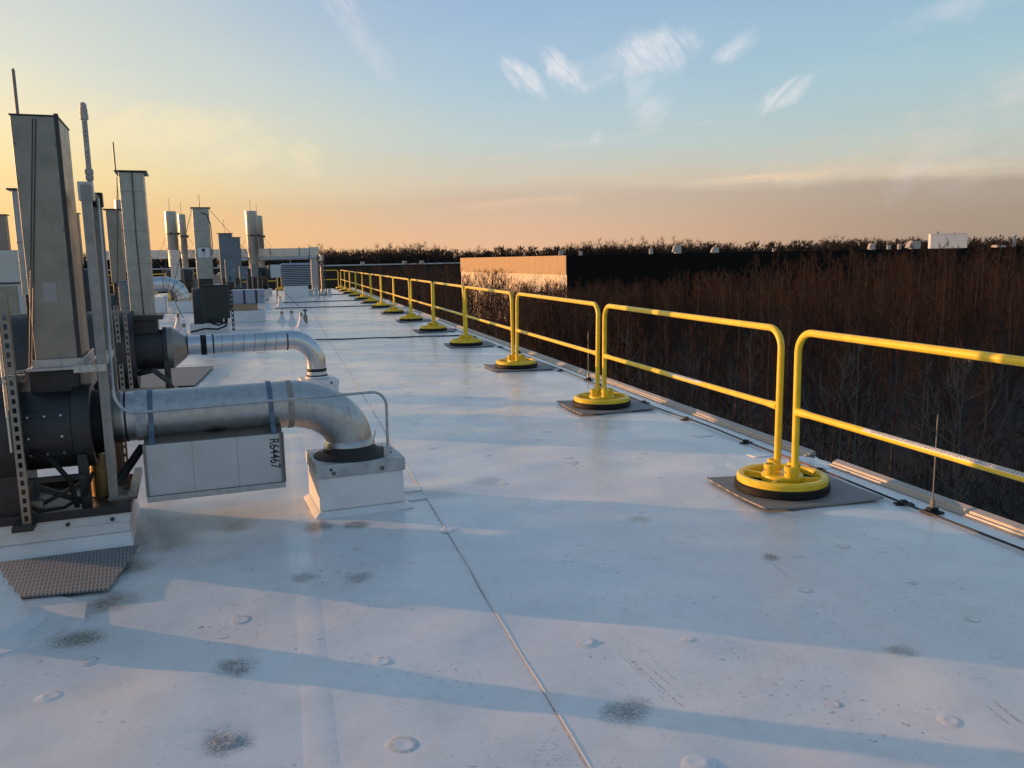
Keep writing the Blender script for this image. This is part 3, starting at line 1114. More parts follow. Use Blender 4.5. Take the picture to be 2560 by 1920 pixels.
# scroll housing
sc = MB()
prof_n = 36
pts_l, pts_r = [], []
for k in range(prof_n):
    a = math.tau * k / prof_n
    rr = .33 + .05 * (a / math.tau)
    pts_l.append((-1.60, rr * math.cos(a + 1.2), .655 + rr * math.sin(a + 1.2) * .96))
sc.v = pts_l + [(-1.455, y, z) for _, y, z in pts_l]
sc.f = [tuple(range(prof_n)), tuple(prof_n + k for k in reversed(range(prof_n)))]
for k in range(prof_n):
    k2 = (k + 1) % prof_n
    sc.f.append((k, k + prof_n, k2 + prof_n, k2))
sc.build('scroll_housing', dark_paint, fan, smooth=True, bevel=.004)
MB().box(-1.60, -1.47, -.27, .30, .192, .60).build('pedestal', dark_paint, fan, bevel=.006)
MB().lathe([(.215, -1.46), (.222, -1.45), (.222, -1.20), (.215, -1.195)], (0, -.02, .64), 40, 'X').build('inlet_drum', dark_paint, fan, smooth=True)
# bolted access panel on the drum
ap = MB()
nn = 8
for x in (-1.425, -1.225):
    for k in range(nn + 1):
        a = R(180 - 34 + 64 * k / nn)
        ap.v.append((x, -.02 + .2245 * math.cos(a), .635 + .2245 * math.sin(a)))
for k in range(nn):
    ap.f.append((k, k + 1, nn + 2 + k, nn + 1 + k))
apo = ap.build('access_panel', dark_paint, fan, smooth=True)
for x in (-1.405, -1.325, -1.245):
    for a in (151, 180, 205):
        if x == -1.325 and a == 180:
            continue
        a = R(a)
        d_ = Vector((0, math.cos(a), math.sin(a)))
        p_ = Vector((x, -.02, .635))
        MB().tube([p_ + d_ * .222, p_ + d_ * .232], [.0085, .0065], 10).build('bolt', bolt_m, apo, smooth=True)
MB().lathe([(.20, -1.195), (.236, -1.195), (.236, -1.105), (.228, -1.10), (.20, -1.10)], (0, -.02, .645), 40, 'X', True).build('inlet_flange', dark_paint, fan, smooth=True)
MB().lathe([(.185, -1.15), (.182, -1.06), (.165, -1.02)], (0, -.01, .66), 36, 'X').build('flexible_collar', black_rub, fan, smooth=True)
# legs and braces
MB().box(-1.185, -1.135, -.235, -.19, .19, .52).build('leg', green_paint, fan, bevel=.003)
MB().box(-1.185, -1.135, .20, .245, .19, .60).build('leg', green_paint, fan, bevel=.003)
MB().bar((-1.14, -.18, .22), (-1.42, -.18, .36), .02, .03).build('brace', dark_paint, fan)
MB().tube([(-1.10, .10, .20), (-1.10, .10, .46)], .065, 20).build('drain_pot', mat('brass_tank', (.42, .28, .12), .4, .6, .2, 12), fan, smooth=True)
# throat and stack
MB().box(-1.40, -1.16, -.06, .36, .84, .985).build('throat', dark_paint, fan, bevel=.003)
MB().box(-1.158, -1.10, .0, .30, .86, .985).build('throat_cover', galv_dull, fan)
st = MB()
st.box(-1.355, -1.135, -.10, .40, 1.00, 2.345)
so_ = st.build('stack', galv_dull, fan, bevel=.003)
MB().box(-1.149, -1.128, -.107, -.099, 1.04, 2.36).build('corner_seam', dark_paint, so_)
MB().box(-1.134, -1.128, -.10, -.085, 1.04, 2.355).build('corner_seam', dark_paint, so_)
MB().box(-1.36, -1.13, -.105, .405, 2.345, 2.352).build('top_rim', dark_paint, so_)
MB().box(-1.283, -1.218, -.1035, -.1005, 1.36, 1.465).build('paper_notice', tape_m, so_)
fl = MB()
fl.box(-1.37, -1.12, -.135, -.112, 1.000, 1.003).box(-1.37, -1.12, -.115, -.104, 1.000, 1.045)
fl.box(-1.125, -1.115, -.13, .44, 1.0, 1.045).box(-1.40, -1.10, -.14, .44, .985, 1.0)
flo = fl.build('flange', galv, fan, bevel=.0015)
for x in (-1.33, -1.24, -1.16):
    MB().tube([(x, -.122, 1.022), (x, -.114, 1.022)], .006, 8).build('bolt', bolt_m, flo)
# guy wires down the front of the stack
MB().tube([(-1.25, -.106, 2.33), (-1.325, -.112, 1.6), (-1.385, -.13, 1.0)], .0022, 6).build('guy_wire', cable_m, fan)
MB().tube([(-1.235, -.106, 2.33), (-1.312, -.112, 1.6), (-1.372, -.13, 1.0)], .0022, 6).build('guy_wire', cable_m, fan)
MB().lathe([(.010, 2.35), (.010, 2.37), (.0085, 2.375), (.0085, 2.595), (.004, 2.605)], (-1.335, .02, 0), 10).build('stack_rod', rod_m, fan, smooth=True)

MB().tube([(-1.40, -.24, .56), (-1.30, -.30, .52), (-1.22, -.31, .40), (-1.20, -.28, .24)], .014, 10).build('flexible_conduit', black_rub, fan, smooth=True)
MB().tube([(-1.46, -.30, .30), (-1.38, -.33, .25), (-1.26, -.30, .25), (-1.16, -.27, .30), (-1.11, -.24, .42)], .010, 8).build('flexible_conduit', black_rub, fan, smooth=True)
MB().bar((-1.46, -.24, .40), (-1.15, -.24, .40), .03, .03).build('cross_brace', dark_paint, fan, bevel=.002)
MB().bar((-1.46, -.20, .22), (-1.16, -.20, .36), .03, .02).build('cross_brace', green_paint, fan, bevel=.002)
MB().box(-1.44, -1.36, -.305, -.26, .235, .30).build('junction_box', galv_dull, fan, bevel=.004)
for z in (1.25, 1.5, 1.75, 2.0, 2.2):
    for x in (-1.345, -1.155):
        MB().tube([(x, -.104, z), (x, -.1, z)], .0035, 6).build('rivet', dark_paint, fan)

# perforated strut post standing in front of the fan
sp = thing('strut_post', F1, ROT, 'slotted steel strut post standing in front of the dark fan housing', 'strut')


def slotted(parent, a, b_, w, d_, pitch, slot, name='channel', m=galv_dull, axis='z'):
    """channel made as two flanges and a web of rungs so that the slots are open"""
    a, b_ = Vector(a), Vector(b_)
    L = (b_ - a).length
    dv = (b_ - a).normalized()
    mb_ = MB()
    sx = Vector((1, 0, 0))
    if abs(dv.x) > .8:
        sx = Vector((0, 0, 1))
    sy_ = dv.cross(sx).normalized()
    for s in (-1, 1):
        o_ = sx * (s * (w / 2 - .002))
        mb_.bar(a + o_, b_ + o_, .004, d_, tuple(sy_))
        o2 = sx * (s * (w * .36)) + sy_ * (-d_ / 2)
        mb_.bar(a + o2, b_ + o2, w * .28, .003, tuple(sy_))
    n = int(L / pitch)
    for i in range(n + 1):
        c0 = a + dv * min(L, i * pitch)
        c1 = a + dv * min(L, i * pitch + pitch - slot)
        if (c1 - c0).length > .003:
            mb_.bar(c0 + sy_ * (-d_ / 2), c1 + sy_ * (-d_ / 2), w * .46, .0028, tuple(sy_))
    return mb_.build(name, m, parent)


slotted(sp, (-1.425, -.40, .21), (-1.425, -.40, 1.40), .042, .042, .048, .028)
slotted(sp, (-1.60, -.36, .98), (-1.37, -.36, .98), .036, .036, .048, .028, 'cross_channel')
MB().tube([(-1.462, -.40, .60), (-1.462, -.40, 1.40)], .008, 8).build('threaded_rod', bolt_m, sp, smooth=True)
MB().box(-1.49, -1.39, -.47, -.33, .186, .212).build('foot_plate', dark_paint, sp)

# strut frame with the white vent mast
sf = thing('pipe_stand', F1, ROT, 'tall galvanised strut frame between the near fan and its pipe duct', 'frame')


def cchan(parent, x, y, z0, z1, w=.042, name='post'):
    m_ = MB()
    m_.box(x - w / 2, x + w / 2, y - w / 2, y - w / 2 + .003, z0, z1)
    m_.box(x - w / 2, x - w / 2 + .003, y - w / 2 + .003, y + w / 2, z0, z1)
    m_.box(x + w / 2 - .003, x + w / 2, y - w / 2 + .003, y + w / 2, z0, z1)
    m_.box(x - w / 2 + .003, x - w / 2 + .011, y + w / 2 - .003, y + w / 2, z0, z1)
    m_.box(x + w / 2 - .011, x + w / 2 - .003, y + w / 2 - .003, y + w / 2, z0, z1)
    return m_.build(name, strut_m, parent)


strut_m = mat('strut_zinc', (.27, .27, .26), .45, .8, .2, 14, streak=.3)
cchan(sf, -1.02, -.20, .24, 1.98, .048)
cchan(sf, -1.02, .40, .24, 1.98, .048)
slotted(sf, (-1.02, -.20, 1.94), (-1.02, .40, 1.94), .04, .04, .05, .03, 'top_channel', dark_paint)
MB().bar((-1.02, -.175, 1.02), (-1.02, .375, 1.02), .04, .04).build('cross_channel', galv, sf, bevel=.003)
MB().box(-1.16, -.998, -.232, -.226, .975, 1.015).build('tie_strap', galv, sf, bevel=.001)
for x in (-1.14, -1.10, -1.06):
    MB().tube([(x, -.242, .995), (x, -.231, .995)], .009, 10).build('bolt', bolt_m, sf)
MB().bar((-1.0, -.21, .33), (-.86, -.05, .50), .035, .035).build('diagonal_brace', dark_paint, sf, bevel=.002)
slotted(sf, (-.965, .0, .24), (-.965, .0, .55), .035, .035, .05, .03, 'short_post', mat('rusty_strut', (.23, .14, .08), .55, .5, .3, 20))
MB().box(-1.05, -.90, -.24, -.19, .237, .255).box(-.945, -.90, -.24, .40, .237, .275).build('sole_channel', galv_dull, sf, bevel=.002)
MB().box(-1.06, -.985, -.19, -.12, 1.90, 2.0).build('corner_bracket', galv, sf, bevel=.004)
MB().box(-1.055, -.985, .36, .42, 1.90, 1.985).build('corner_bracket', dark_paint, sf, bevel=.004)

mast = thing('vent_mast', (F1[0], F1[1], 0), ROT, 'weathered white drilled plastic pipe standing on top of the strut frame', 'pipe')
MB().lathe([(.014, 1.985), (.014, 2.015), (.020, 2.018), (.020, 2.040), (.016, 2.043), (.0215, 2.048), (.0215, 2.072), (.0138, 2.078), (.0138, 2.335), (.0215, 2.34), (.0215, 2.365), (.017, 2.368), (.0195, 2.372), (.0195, 2.395),
            (.0165, 2.398), (.0175, 2.402), (.016, 2.420), (.008, 2.428), (0, 2.429)], (-1.005, -.08, 0), 20).build('pipe', white_pvc, mast, smooth=True)
for z in (2.115, 2.14, 2.165, 2.22, 2.25, 2.275, 2.30, 2.32):
    MB().tube([(-1.004, -.0955, z), (-1.004, -.0925, z)], .0036, 8).build('drilled_hole', hole_m, mast)

# pipe duct with elbow on to its curb
du = thing('pipe_duct', F1, ROT, 'large dull galvanised pipe duct bending down on to a white curb', 'duct')
DR, DZ = .145, .675
el = [(-1.03, 0, DZ), (-.9, 0, DZ), (-.6, 0, DZ), (-.3, 0, DZ), (-.06, 0, DZ)]
MB().tube(el, DR, 36, True).build('duct_run', galv, du, smooth=True)
R1x, R1z = .40, .27
elp = [(-.06, 0, DZ)] + [(-.03 + .385 * math.sin(a), 0, DZ - .275 + .275 * math.cos(a)) for a in np.linspace(.02, math.pi / 2, 16)]
MB().tube(elp, [DR + .002] * 17, 36, True).build('elbow', galv, du, smooth=True)
MB().lathe([(DR - .006, .01), (DR + .003, .0), (DR + .014, -.020), (DR + .020, -.048), (DR + .012, -.050), (DR - .01, -.03)], (.355, 0, DZ - .255), 36, 'Z', True).build('flared_collar', galv, du, smooth=True)
ring_band(-.99, 0, DZ, DR, .07, galv_dull, du, 'flange_ring', t=.006)
ring_band(-.935, 0, DZ, DR, .010, black_rub, du, 'joint_line', t=.003)
ring_band(-.855, 0, DZ, DR - .001, .055, mat('old_tape', (.38, .42, .45), .55, .2, .25, 30), du, 'joint_tape')
ring_band(-.01, 0, DZ - .001, DR, .035, mat('weathered_sealant', (.30, .28, .24), .75, .1, .35, 40), du, 'joint_sealant', t=.004)
for x in (-.80, -.13):
    m_ = MB()
    w = .028
    pr = [(math.cos(a) * (DR + .005), DZ + math.sin(a) * (DR + .005)) for a in np.linspace(R(75), R(190), 12)]
    pr += [(-.165, .60), (-.255, .54)]
    n = len(pr)
    for (yy, zz) in pr:
        m_.v += [(x - w / 2, yy, zz), (x + w / 2, yy, zz), (x + w / 2, yy - .0001, zz + .003), (x - w / 2, yy, zz + .003)]
    for k in range(n - 1):
        for q in range(4):
            m_.f.append((k * 4 + q, k * 4 + (q + 1) % 4, (k + 1) * 4 + (q + 1) % 4, (k + 1) * 4 + q))
    m_.build('strap', blue_band, du)

cu = thing('duct_curb', F1, ROT, 'square white membrane curb under the large pipe duct elbow', 'curb')
m_ = MB()
m_.hexa([(.065, -.335, 0), (.695, -.335, 0), (.695, .235, 0), (.065, .235, 0), (.105, -.285, .035), (.64, -.285, .035), (.64, .19, .035), (.105, .19, .035)])
m_.hexa([(.105, -.285, .035), (.64, -.285, .035), (.64, .19, .035), (.105, .19, .035), (.108, -.278, .25), (.637, -.278, .25), (.637, .185, .25), (.108, .185, .25)])
m_.build('curb_wall', curb_white, cu, bevel=.012)
cp = MB().box(.098, .648, -.290, .196, .245, .325).build('cap', mat('aged_cap_metal', (.42, .45, .45), .5, .45, .22, 14), cu, bevel=.004)
for x in (.20, .50):
    MB().lathe([(.007, 0), (.012, 0), (.012, -.006), (.007, -.006)], (0, 0, 0), 12, 'Z', True).build('washer', dark_paint, cp).matrix_local = Matrix.Translation((x, -.291, .272)) @ Matrix.Rotation(R(-90), 4, 'X')
MB().tube([(.185, -.296, .295), (.185, -.289, .295)], .008, 10).build('screw', hole_m, cp)
MB().lathe([(.245, .318), (.242, .330), (.20, .340), (.165, .352), (.150, .375), (.14, .385)], (.36, -.045, 0), 36).build('sealant_boot', sealant, cu, smooth=True)
MB().lathe([(.162, .352), (.170, .358), (.162, .372), (.150, .372)], (.355, -.02, 0), 32, 'Z', True).build('clamp_ring', black_rub, cu, smooth=True)

# insulated box strapped below the duct
bxo = thing('duct_box', F1, ROT, 'galvanised box stencilled R64467 strapped beneath the large pipe duct', 'box')
A = [(-.845, -.25), (-.085, -.25), (-.040, .27), (-.845, .27)]
zb, ztp = .215, .545
m_ = MB()
m_.hexa([(A[0][0], A[0][1], zb), (A[1][0], A[1][1], zb), (A[2][0], A[2][1], zb), (A[3][0], A[3][1], zb), (A[0][0], A[0][1], ztp), (A[1][0], A[1][1], ztp), (A[2][0] - .02, .14, .60), (A[3][0], .14, .60)])
m_.build('box_body', galv_dull, bxo, bevel=.002)
m_ = MB()
xs_ = (-.838, -.59, -.345, -.10)
for a_, b_ in zip(xs_[:-1], xs_[1:]):
    MB().box(a_ + .0006, b_ - .0006, -.2545, -.2505, zb + .032, ztp - .003).build('front_panel', galv_bright if 0 else mat('pale_zinc_panel', (.52, .53, .53), .55, .4, .08, 5, rvar=.05), bxo, bevel=.001)
MB().box(-.848, -.082, -.268, -.250, zb - .002, zb + .030).build('bottom_flange', galv, bxo, bevel=.002)
MB().box(-.850, -.838, -.266, -.250, zb + .030, ztp).build('side_flange', galv_dull, bxo, bevel=.001)
MB().box(-.100, -.090, -.266, -.250, zb + .030, ztp).box(-.086, -.078, -.262, -.240, zb + .030, ztp).build('side_flange', galv_dull, bxo, bevel=.001)
MB().lathe([(.10, 0), (.06, .012), (.02, .018), (0, .018)], (-.45, -.03, .572), 20).build('sealant_patch', sealant, bxo, smooth=True)
tm = Matrix.Translation((-.137, -.2552, .425)) @ Matrix.Rotation(R(90), 4, 'X') @ Matrix.Rotation(R(-90), 4, 'Z')
text_part('stencil_lettering', 'R64467', .080, print_m, bxo, tm, .0003, .74, .0009)

# small conduit looping over the duct
co = thing('conduit', F1, ROT, 'thin galvanised conduit running over the large pipe duct to its curb', 'conduit')
pth = [(-.985, .05, 1.93), (-.985, -.02, 1.3), (-.98, -.17, .90)] + [tuple(q) for q in arc((-.975, -.22, .86), (-.972, -.25, .735), (-.87, -.26, .735), 6)]
pth += [(-.5, -.27, .742), (.0, -.275, .748), (.42, -.28, .752)] + [tuple(q) for q in arc((.46, -.28, .752), (.545, -.28, .752), (.548, -.27, .66), 6)] + [(.55, -.25, .40)]
MB().tube(pth, .0085, 10).build('conduit_run', galv, co, smooth=True)
MB().box(.515, .555, -.285, -.225, .345, .405).tube([(.555, -.25, .37), (.575, -.25, .37)], .02, 12).build('box_connector', galv, co, bevel=.004)
MB().tube([(.50, .0, .35), (.56, .16, .42)], .006, 8).build('stub', galv, co)

# plumbing boot near the frame, lower left
vb = thing('pipe_boot', (-1.33, 3.90, 0), 0, 'white membrane pipe boot with a short vent pipe beside the grey pad', 'vent pipe')
z0 = rz_(-1.33, 3.90)
MB().plate([(.40 * math.cos(R(a)), .36 * math.sin(R(a))) for a in (-75, -40, -8, 22, 70, 110, 160, 200, 240)], z0 - .02, z0 + .007).build('patch', membrane, vb)
MB().lathe([(.23, .006), (.20, .014), (.165, .030), (.15, .06), (.13, .11), (.118, .12), (.112, .15), (.10, .155), (.095, .19), (.08, .195), (.078, .23)], (0, 0, z0), 32).build('boot', curb_white, vb, smooth=True)
MB().lathe([(.068, .2), (.068, .42), (.074, .42), (.074, .44), (.06, .44), (.06, .3)], (0, 0, z0), 24).build('pipe', white_pvc, vb, smooth=True)

pad('walkway_pad', [(-1.95, 4.20), (-.885, 4.135), (-.845, 4.76), (-1.95, 4.66)], .022, 'grey ribbed walkway pad lying in front of the near fan curb')
pad('walkway_pad', [(-2.2, 11.15), (-1.16, 11.1), (-1.08, 13.1), (-2.2, 13.2)], .022, 'grey walkway pad lying behind the fan with the spiral duct')

# ---- second fan with spiral duct
F2 = (0, 9.75, 0)
f2 = thing('exhaust_fan', F2, ROT, 'dark exhaust fan with pale square steel stack feeding the spiral duct', 'exhaust fan')
MB().box(-2.4, -1.20, -.35, .45, 0, .15).build('curb', curb_white, f2, bevel=.01)
MB().box(-2.41, -1.19, -.36, .46, .15, .18).build('base_frame', dark_paint, f2, bevel=.003)
sc = MB()
sc.v = [(-2.0, .44 * math.cos(math.tau * k / 32), .66 + .42 * math.sin(math.tau * k / 32)) for k in range(32)]
sc.v += [(-1.56, y, z) for _, y, z in sc.v]
sc.f = [tuple(range(32)), tuple(32 + k for k in reversed(range(32)))] + [(k, k + 32, (k + 1) % 32 + 32, (k + 1) % 32) for k in range(32)]
sc.build('scroll_housing', dark_paint, f2, smooth=True)
MB().lathe([(.205, -1.57), (.215, -1.56), (.215, -1.30), (.205, -1.295)], (0, 0, .645), 36, 'X').build('inlet_drum', dark_paint, f2, smooth=True)
MB().lathe([(.18, -1.295), (.235, -1.295), (.235, -1.255), (.18, -1.255)], (0, 0, .65), 36, 'X', True).build('inlet_flange', dark_paint, f2, smooth=True)
MB().box(-1.30, -1.245, -.22, -.16, .18, .56).build('leg', dark_paint, f2, bevel=.003)
MB().box(-1.30, -1.245, .16, .22, .18, .56).build('leg', dark_paint, f2, bevel=.003)
MB().box(-1.60, -1.335, -.10, .38, .72, .975).build('throat', dark_paint, f2, bevel=.003)
MB().box(-1.64, -1.275, -.14, .42, .975, 1.02).build('throat_flange', dark_paint, f2, bevel=.003)
s2 = MB().box(-1.585, -1.355, -.08, .36, 1.02, 2.50).build('stack', mat('pale_zinc_stack', (.36, .37, .34), .42, .8, .12, 9, rvar=.08, streak=.25), f2, bevel=.003)
for z in (1.24, 1.56, 1.90, 2.30):
    MB().box(-1.588, -1.352, -.083, .363, z, z + .006).build('sheet_joint', galv_dull, s2)
MB().box(-1.625, -1.315, -.115, .40, 2.505, 2.517).build('cap_flange', dark_paint, s2)
MB().lathe([(.008, 2.51), (.008, 2.80), (.003, 2.81)], (-1.615, -.02, 0), 8).build('stack_rod', rod_m, f2)
MB().tube([(-1.46, -.10, 2.50), (-1.47, -.115, 1.8), (-1.46, -.11, 1.03)], .005, 6).build('guy_wire', cable_m, f2)
MB().tube([(-1.60, -.12, 2.45), (-1.75, -.45, .2)], .005, 6).build('guy_wire', cable_m, f2)
slotted(f2, (-1.70, -.40, .18), (-1.70, -.40, 1.15), .042, .042, .06, .03, 'strut_channel')
slotted(f2, (-1.62, -.42, .18), (-1.62, -.42, 1.35), .035, .035, .06, .03, 'strut_channel')
MB().tube([(-1.55, -.20, .42), (-1.40, -.34, .46), (-1.27, -.36, .34), (-1.2, -.36, .18)], .028, 12).build('flexible_conduit', dark_paint, f2, smooth=True)

d2 = thing('spiral_duct', F2, ROT, 'shiny spiral seamed duct with black sealed joints bending down to a curb', 'duct')
MB().lathe([(.225, -1.255), (.225, -1.20), (.110, -1.06)], (0, -.02, .66), 36, 'X').build('reducer_cone', galv_dull, d2, smooth=True)
MB().tube([(-1.07, -.02, .67), (-.92, -.02, .67)], .107, 32).build('collar', galv_bright, d2, smooth=True)
MB().tube([(-.92, -.02, .67), (-.86, -.02, .67)], .111, 32).build('rubber_sleeve', black_rub, d2, smooth=True)
MB().tube([(-.86, -.02, .67), (-.4, -.02, .675), (.0, -.02, .68)], .107, 32).build('duct_run', galv_bright, d2, smooth=True)
for k in range(6):
    x = -.70 + .115 * k
    m_ = MB()
    m_.tube([(x + .028 * (a / 3.1) - .03, -.02 + .1085 * math.cos(-a), .674 + .1085 * math.sin(-a)) for a in np.linspace(-1.7, 4.6, 26)],   .0034, 5, False)
    m_.build('spiral_seam', galv_dull, d2, smooth=True)
for x in (-1.055, -.79, .0):
    ring_band(x, -.02, .675, .106, .016, sealant, d2, 'sealed_joint', t=.005)
ep = [(-.005, -.02, .68)] + [(.04 + .275 * math.sin(a), -.02, .68 - .30 + .30 * math.cos(a)) for a in np.linspace(.05, math.pi / 2, 12)] + [(.315, -.02, .33)]
MB().tube(ep, .1075, 32).build('elbow', galv_bright, d2, smooth=True)
m_ = MB()
m_.lathe([(.112, .335), (.116, .315), (.110, .30)], (.315, -.02, 0), 24)
m_.lathe([(.114, .262), (.126, .25), (.118, .236)], (.315, -.02, 0), 24)
m_.build('black_sealant', sealant, d2, smooth=True)
MB().lathe([(.108, .34), (.110, .26), (.128, .245), (.135, .225), (.120, .205)], (.315, -.02, 0), 28).build('duct_boot', white_metal, d2, smooth=True)
c2 = thing('duct_curb', F2, ROT, 'small white curb under the spiral duct elbow', 'curb')
MB().box(.135, .52, -.24, .18, 0, .16).build('curb_wall', curb_white, c2, bevel=.01)
cc2 = MB().box(.128, .53, -.25, .19, .155, .215).build('cap', white_metal, c2, bevel=.004)
MB().tube([(.44, -.256, .185), (.44, -.249, .185)], .013, 12).build('washer', dark_paint, cc2)


# ---- farther equipment
def square_fan(x, y, w, d_, zb_, zt_, label, m, cap=True, rod=.28, throat=None, base=None, rot=ROT):
    f = thing('exhaust_fan', (x, y, 0), rot, label, 'exhaust fan', 'exhaust stacks on the roof')
    s = MB().box(-w / 2, w / 2, -d_ / 2, d_ / 2, zb_, zt_).build('stack', m, f, bevel=.004)
    n = max(2, int((zt_ - zb_) / .42))
    for k in range(1, n):
        z = zb_ + (zt_ - zb_) * k / n
        MB().box(-w / 2 - .004, w / 2 + .004, -d_ / 2 - .004, d_ / 2 + .004, z, z + .009).build('sheet_joint', galv_dull, s)
    if cap:
        MB().box(-w / 2 - .04, w / 2 + .04, -d_ / 2 - .04, d_ / 2 + .04, zt_ + .001, zt_ + .018).build('cap_flange', dark_paint, s)
    if rod:
        MB().lathe([(.010, zt_), (.008, zt_ + rod), (.003, zt_ + rod + .02)], (-w * .05, -d_ / 2 - .02, 0), 8).build('stack_rod', rod_m, f)
    if zb_ > .3:
        MB().box(-w / 2 + .02, w / 2 - .02, -d_ / 2 + .02, d_ / 2 - .02, zb_ - .42, zb_ - .002).build('throat', dark_paint, f, bevel=.004)
        m_ = MB()
        hw = max(.3, w * .9)
        rr_ = (zb_ - .40) / 2 + .08
        m_.lathe([(rr_ * .96, -hw), (rr_, -hw + .02), (rr_, hw - .02), (rr_ * .96, hw)], (0, 0, max(.42, zb_ - .42 - rr_ * .55)), 28, 'X')
        m_.build('fan_housing', dark_paint, f, smooth=True)
        MB().box(-hw - .1, hw + .1, -d_ / 2 - .15, d_ / 2 + .15, 0, .20).build('curb', curb_white, f, bevel=.01)
    return f


stack_zinc = mat('grey_zinc_stack', (.34, .335, .32), .34, .9, .08, 8, streak=.3)


def round_stack(x, y, r, zb_, zt_, label, rod=.5, skirt=True):
    f = thing('round_stack', (x, y, 0), 0, label, 'exhaust stack', 'round exhaust stacks')
    s = MB().lathe([(r * .97, zb_), (r, zb_ + .02), (r, zt_ - .02), (r * .985, zt_), (r * .93, zt_), (r * .93, zt_ - .25), (0, zt_ - .25)], n=32).build('stack', stack_zinc, f, smooth=True)
    zc = zb_ + (zt_ - zb_) * .42
    b = MB()
    b.lathe([(r, zc - .03), (r + .02, zc - .03), (r + .02, zc + .01), (r, zc + .01)], n=32, closed=True)
    b.box(-.03, .03, -r - .08, -r, zc - .05, zc + .05).box(r, r + .08, -.03, .03, zc - .05, zc + .05)
    b.build('guy_collar', dark_paint, s)
    MB().lathe([(.012, zt_ - .2), (.010, zt_ + rod), (.003, zt_ + rod + .02)], (0, -r * .7, 0), 8).build('stack_rod', white_pvc, f)
    MB().lathe([(r * .88, zb_ - .7), (r * .88, zb_ - .15), (r * .95, zb_)], n=28).build('neck', stack_zinc, f, smooth=True)
    if skirt:
        m_ = MB()
        m_.lathe([(.50, -.32), (.53, -.30), (.53, .30), (.50, .32)], (0, 0, .80), 28, 'X')
        m_.build('fan_housing', dark_paint, f, smooth=True)
        MB().box(-.5, .5, -.5, .5, 0, .28).build('curb', curb_white, f, bevel=.01)
    for a in (20, 140, 260):
        MB().tube([(math.cos(R(a)) * r, math.sin(R(a)) * r, zc), (math.cos(R(a)) * 2.1, math.sin(R(a)) * 2.1, .25)], .006, 5).build('guy_wire', cable_m, f)
    return f


# stack with the sign, and its disconnect cabinet
sg = square_fan(-1.73, 20.5, .35, .40, 1.21, 2.80, 'pale square stack carrying a white sign above the green cabinet', mat('zinc_stack_b', (.34, .36, .34), .42, .8, .14, 7, rvar=.08, streak=.2))
sn = MB().box(-.135, .130, -.212, -.206, 1.69, 1.92).build('sign', label_m, sg)
sb = MB().box(-.14, .135, -.2055, -.2045, 1.683, 1.927).build('sign_border', dark_paint, sg)
MB().box(-.035, .035, -.214, -.2122, 1.825, 1.895).build('sign_emblem', print_m, sn)
for s_, z in (('PEF', 1.785), ('17', 1.725)):
    text_part('sign_lettering', s_, .058, print_m, sn, Matrix.Translation((0, -.2135, z)) @ Matrix.Rotation(R(90), 4, 'X'), .0005)
MB().tube([(.0, -.23, 2.70), (.12, -.24, 2.66), (.19, -.24, 2.45), (.20, -.22, 2.0), (.18, -.21, 1.75)], .010, 6).build('lead_wire', cable_m, sg, smooth=True)
MB().tube([(.18, -.2, 2.78), (1.1, .0, 1.62), (2.1, .1, .46)], .005, 5).build('guy_wire', cable_m, sg)
MB().tube([(-.18, -.2, 2.78), (-.75, -.2, .9)], .007, 5).build('guy_wire', cable_m, sg)

cbn = thing('disconnect_cabinet', (-1.42, 19.0, 0), R(2), 'dark green electrical cabinet on two white pedestals with looping hoses', 'cabinet')
MB().box(-.27, .27, -.16, .16, .38, 1.08).build('cabinet_body', green_paint, cbn, bevel=.01)
MB().box(-.262, .262, -.172, -.161, .40, 1.06).build('door', green_paint, cbn, bevel=.004)
MB().box(-.28, .28, -.17, .17, 1.081, 1.10).build('lid', green_paint, cbn, bevel=.004)
MB().box(.0, .12, -.165, -.16, 1.105, 1.125).build('label_tag', label_m, cbn)
for x in (-.20, .18):
    MB().box(x - .06, x + .06, -.06, .06, 0, .28).build('pedestal', curb_white, cbn, bevel=.01)
    MB().box(x - .035, x + .035, -.05, .05, .28, .378).build('bracket', dark_paint, cbn, bevel=.004)
MB().tube([(-.20, -.10, .40), (-.10, -.15, .28), (.03, -.16, .24), (.16, -.14, .30), (.22, -.10, .42)], .020, 10).build('hose', black_rub, cbn, smooth=True)
MB().tube([(.20, -.12, .40), (.17, -.2, .22), (.0, -.22, .16), (-.25, -.2, .18), (-.55, -.25, .12)], .020, 10).build('hose', black_rub, cbn, smooth=True)
slotted(cbn, (.32, .05, .1), (.32, .05, 1.30), .05, .05, .1, .05, 'strut_channel', dark_paint)

# insulated box on timber and curb
wb = thing('wrapped_box', (-.93, 23.2, 0), R(0), 'blue grey foil wrapped duct box on a timber frame and low white curb', 'box')
MB().box(-.43, .43, -.25, .5, .49, .85).build('wrapped_body', mat('blue_foil_wrap', (.30, .35, .44), .45, .3, .12, 6, .3, 5), wb, bevel=.03)
for x in (-.10, .20):
    MB().box(x, x + .05, -.258, -.25, .49, .85).build('strap', dark_paint, wb)
MB().box(-.43, .22, -.22, .45, .31, .488).build('timber_frame', wood_m, wb, bevel=.005)
MB().box(-.46, .42, -.26, .5, .0, .308).build('curb', curb_white, wb, bevel=.012)

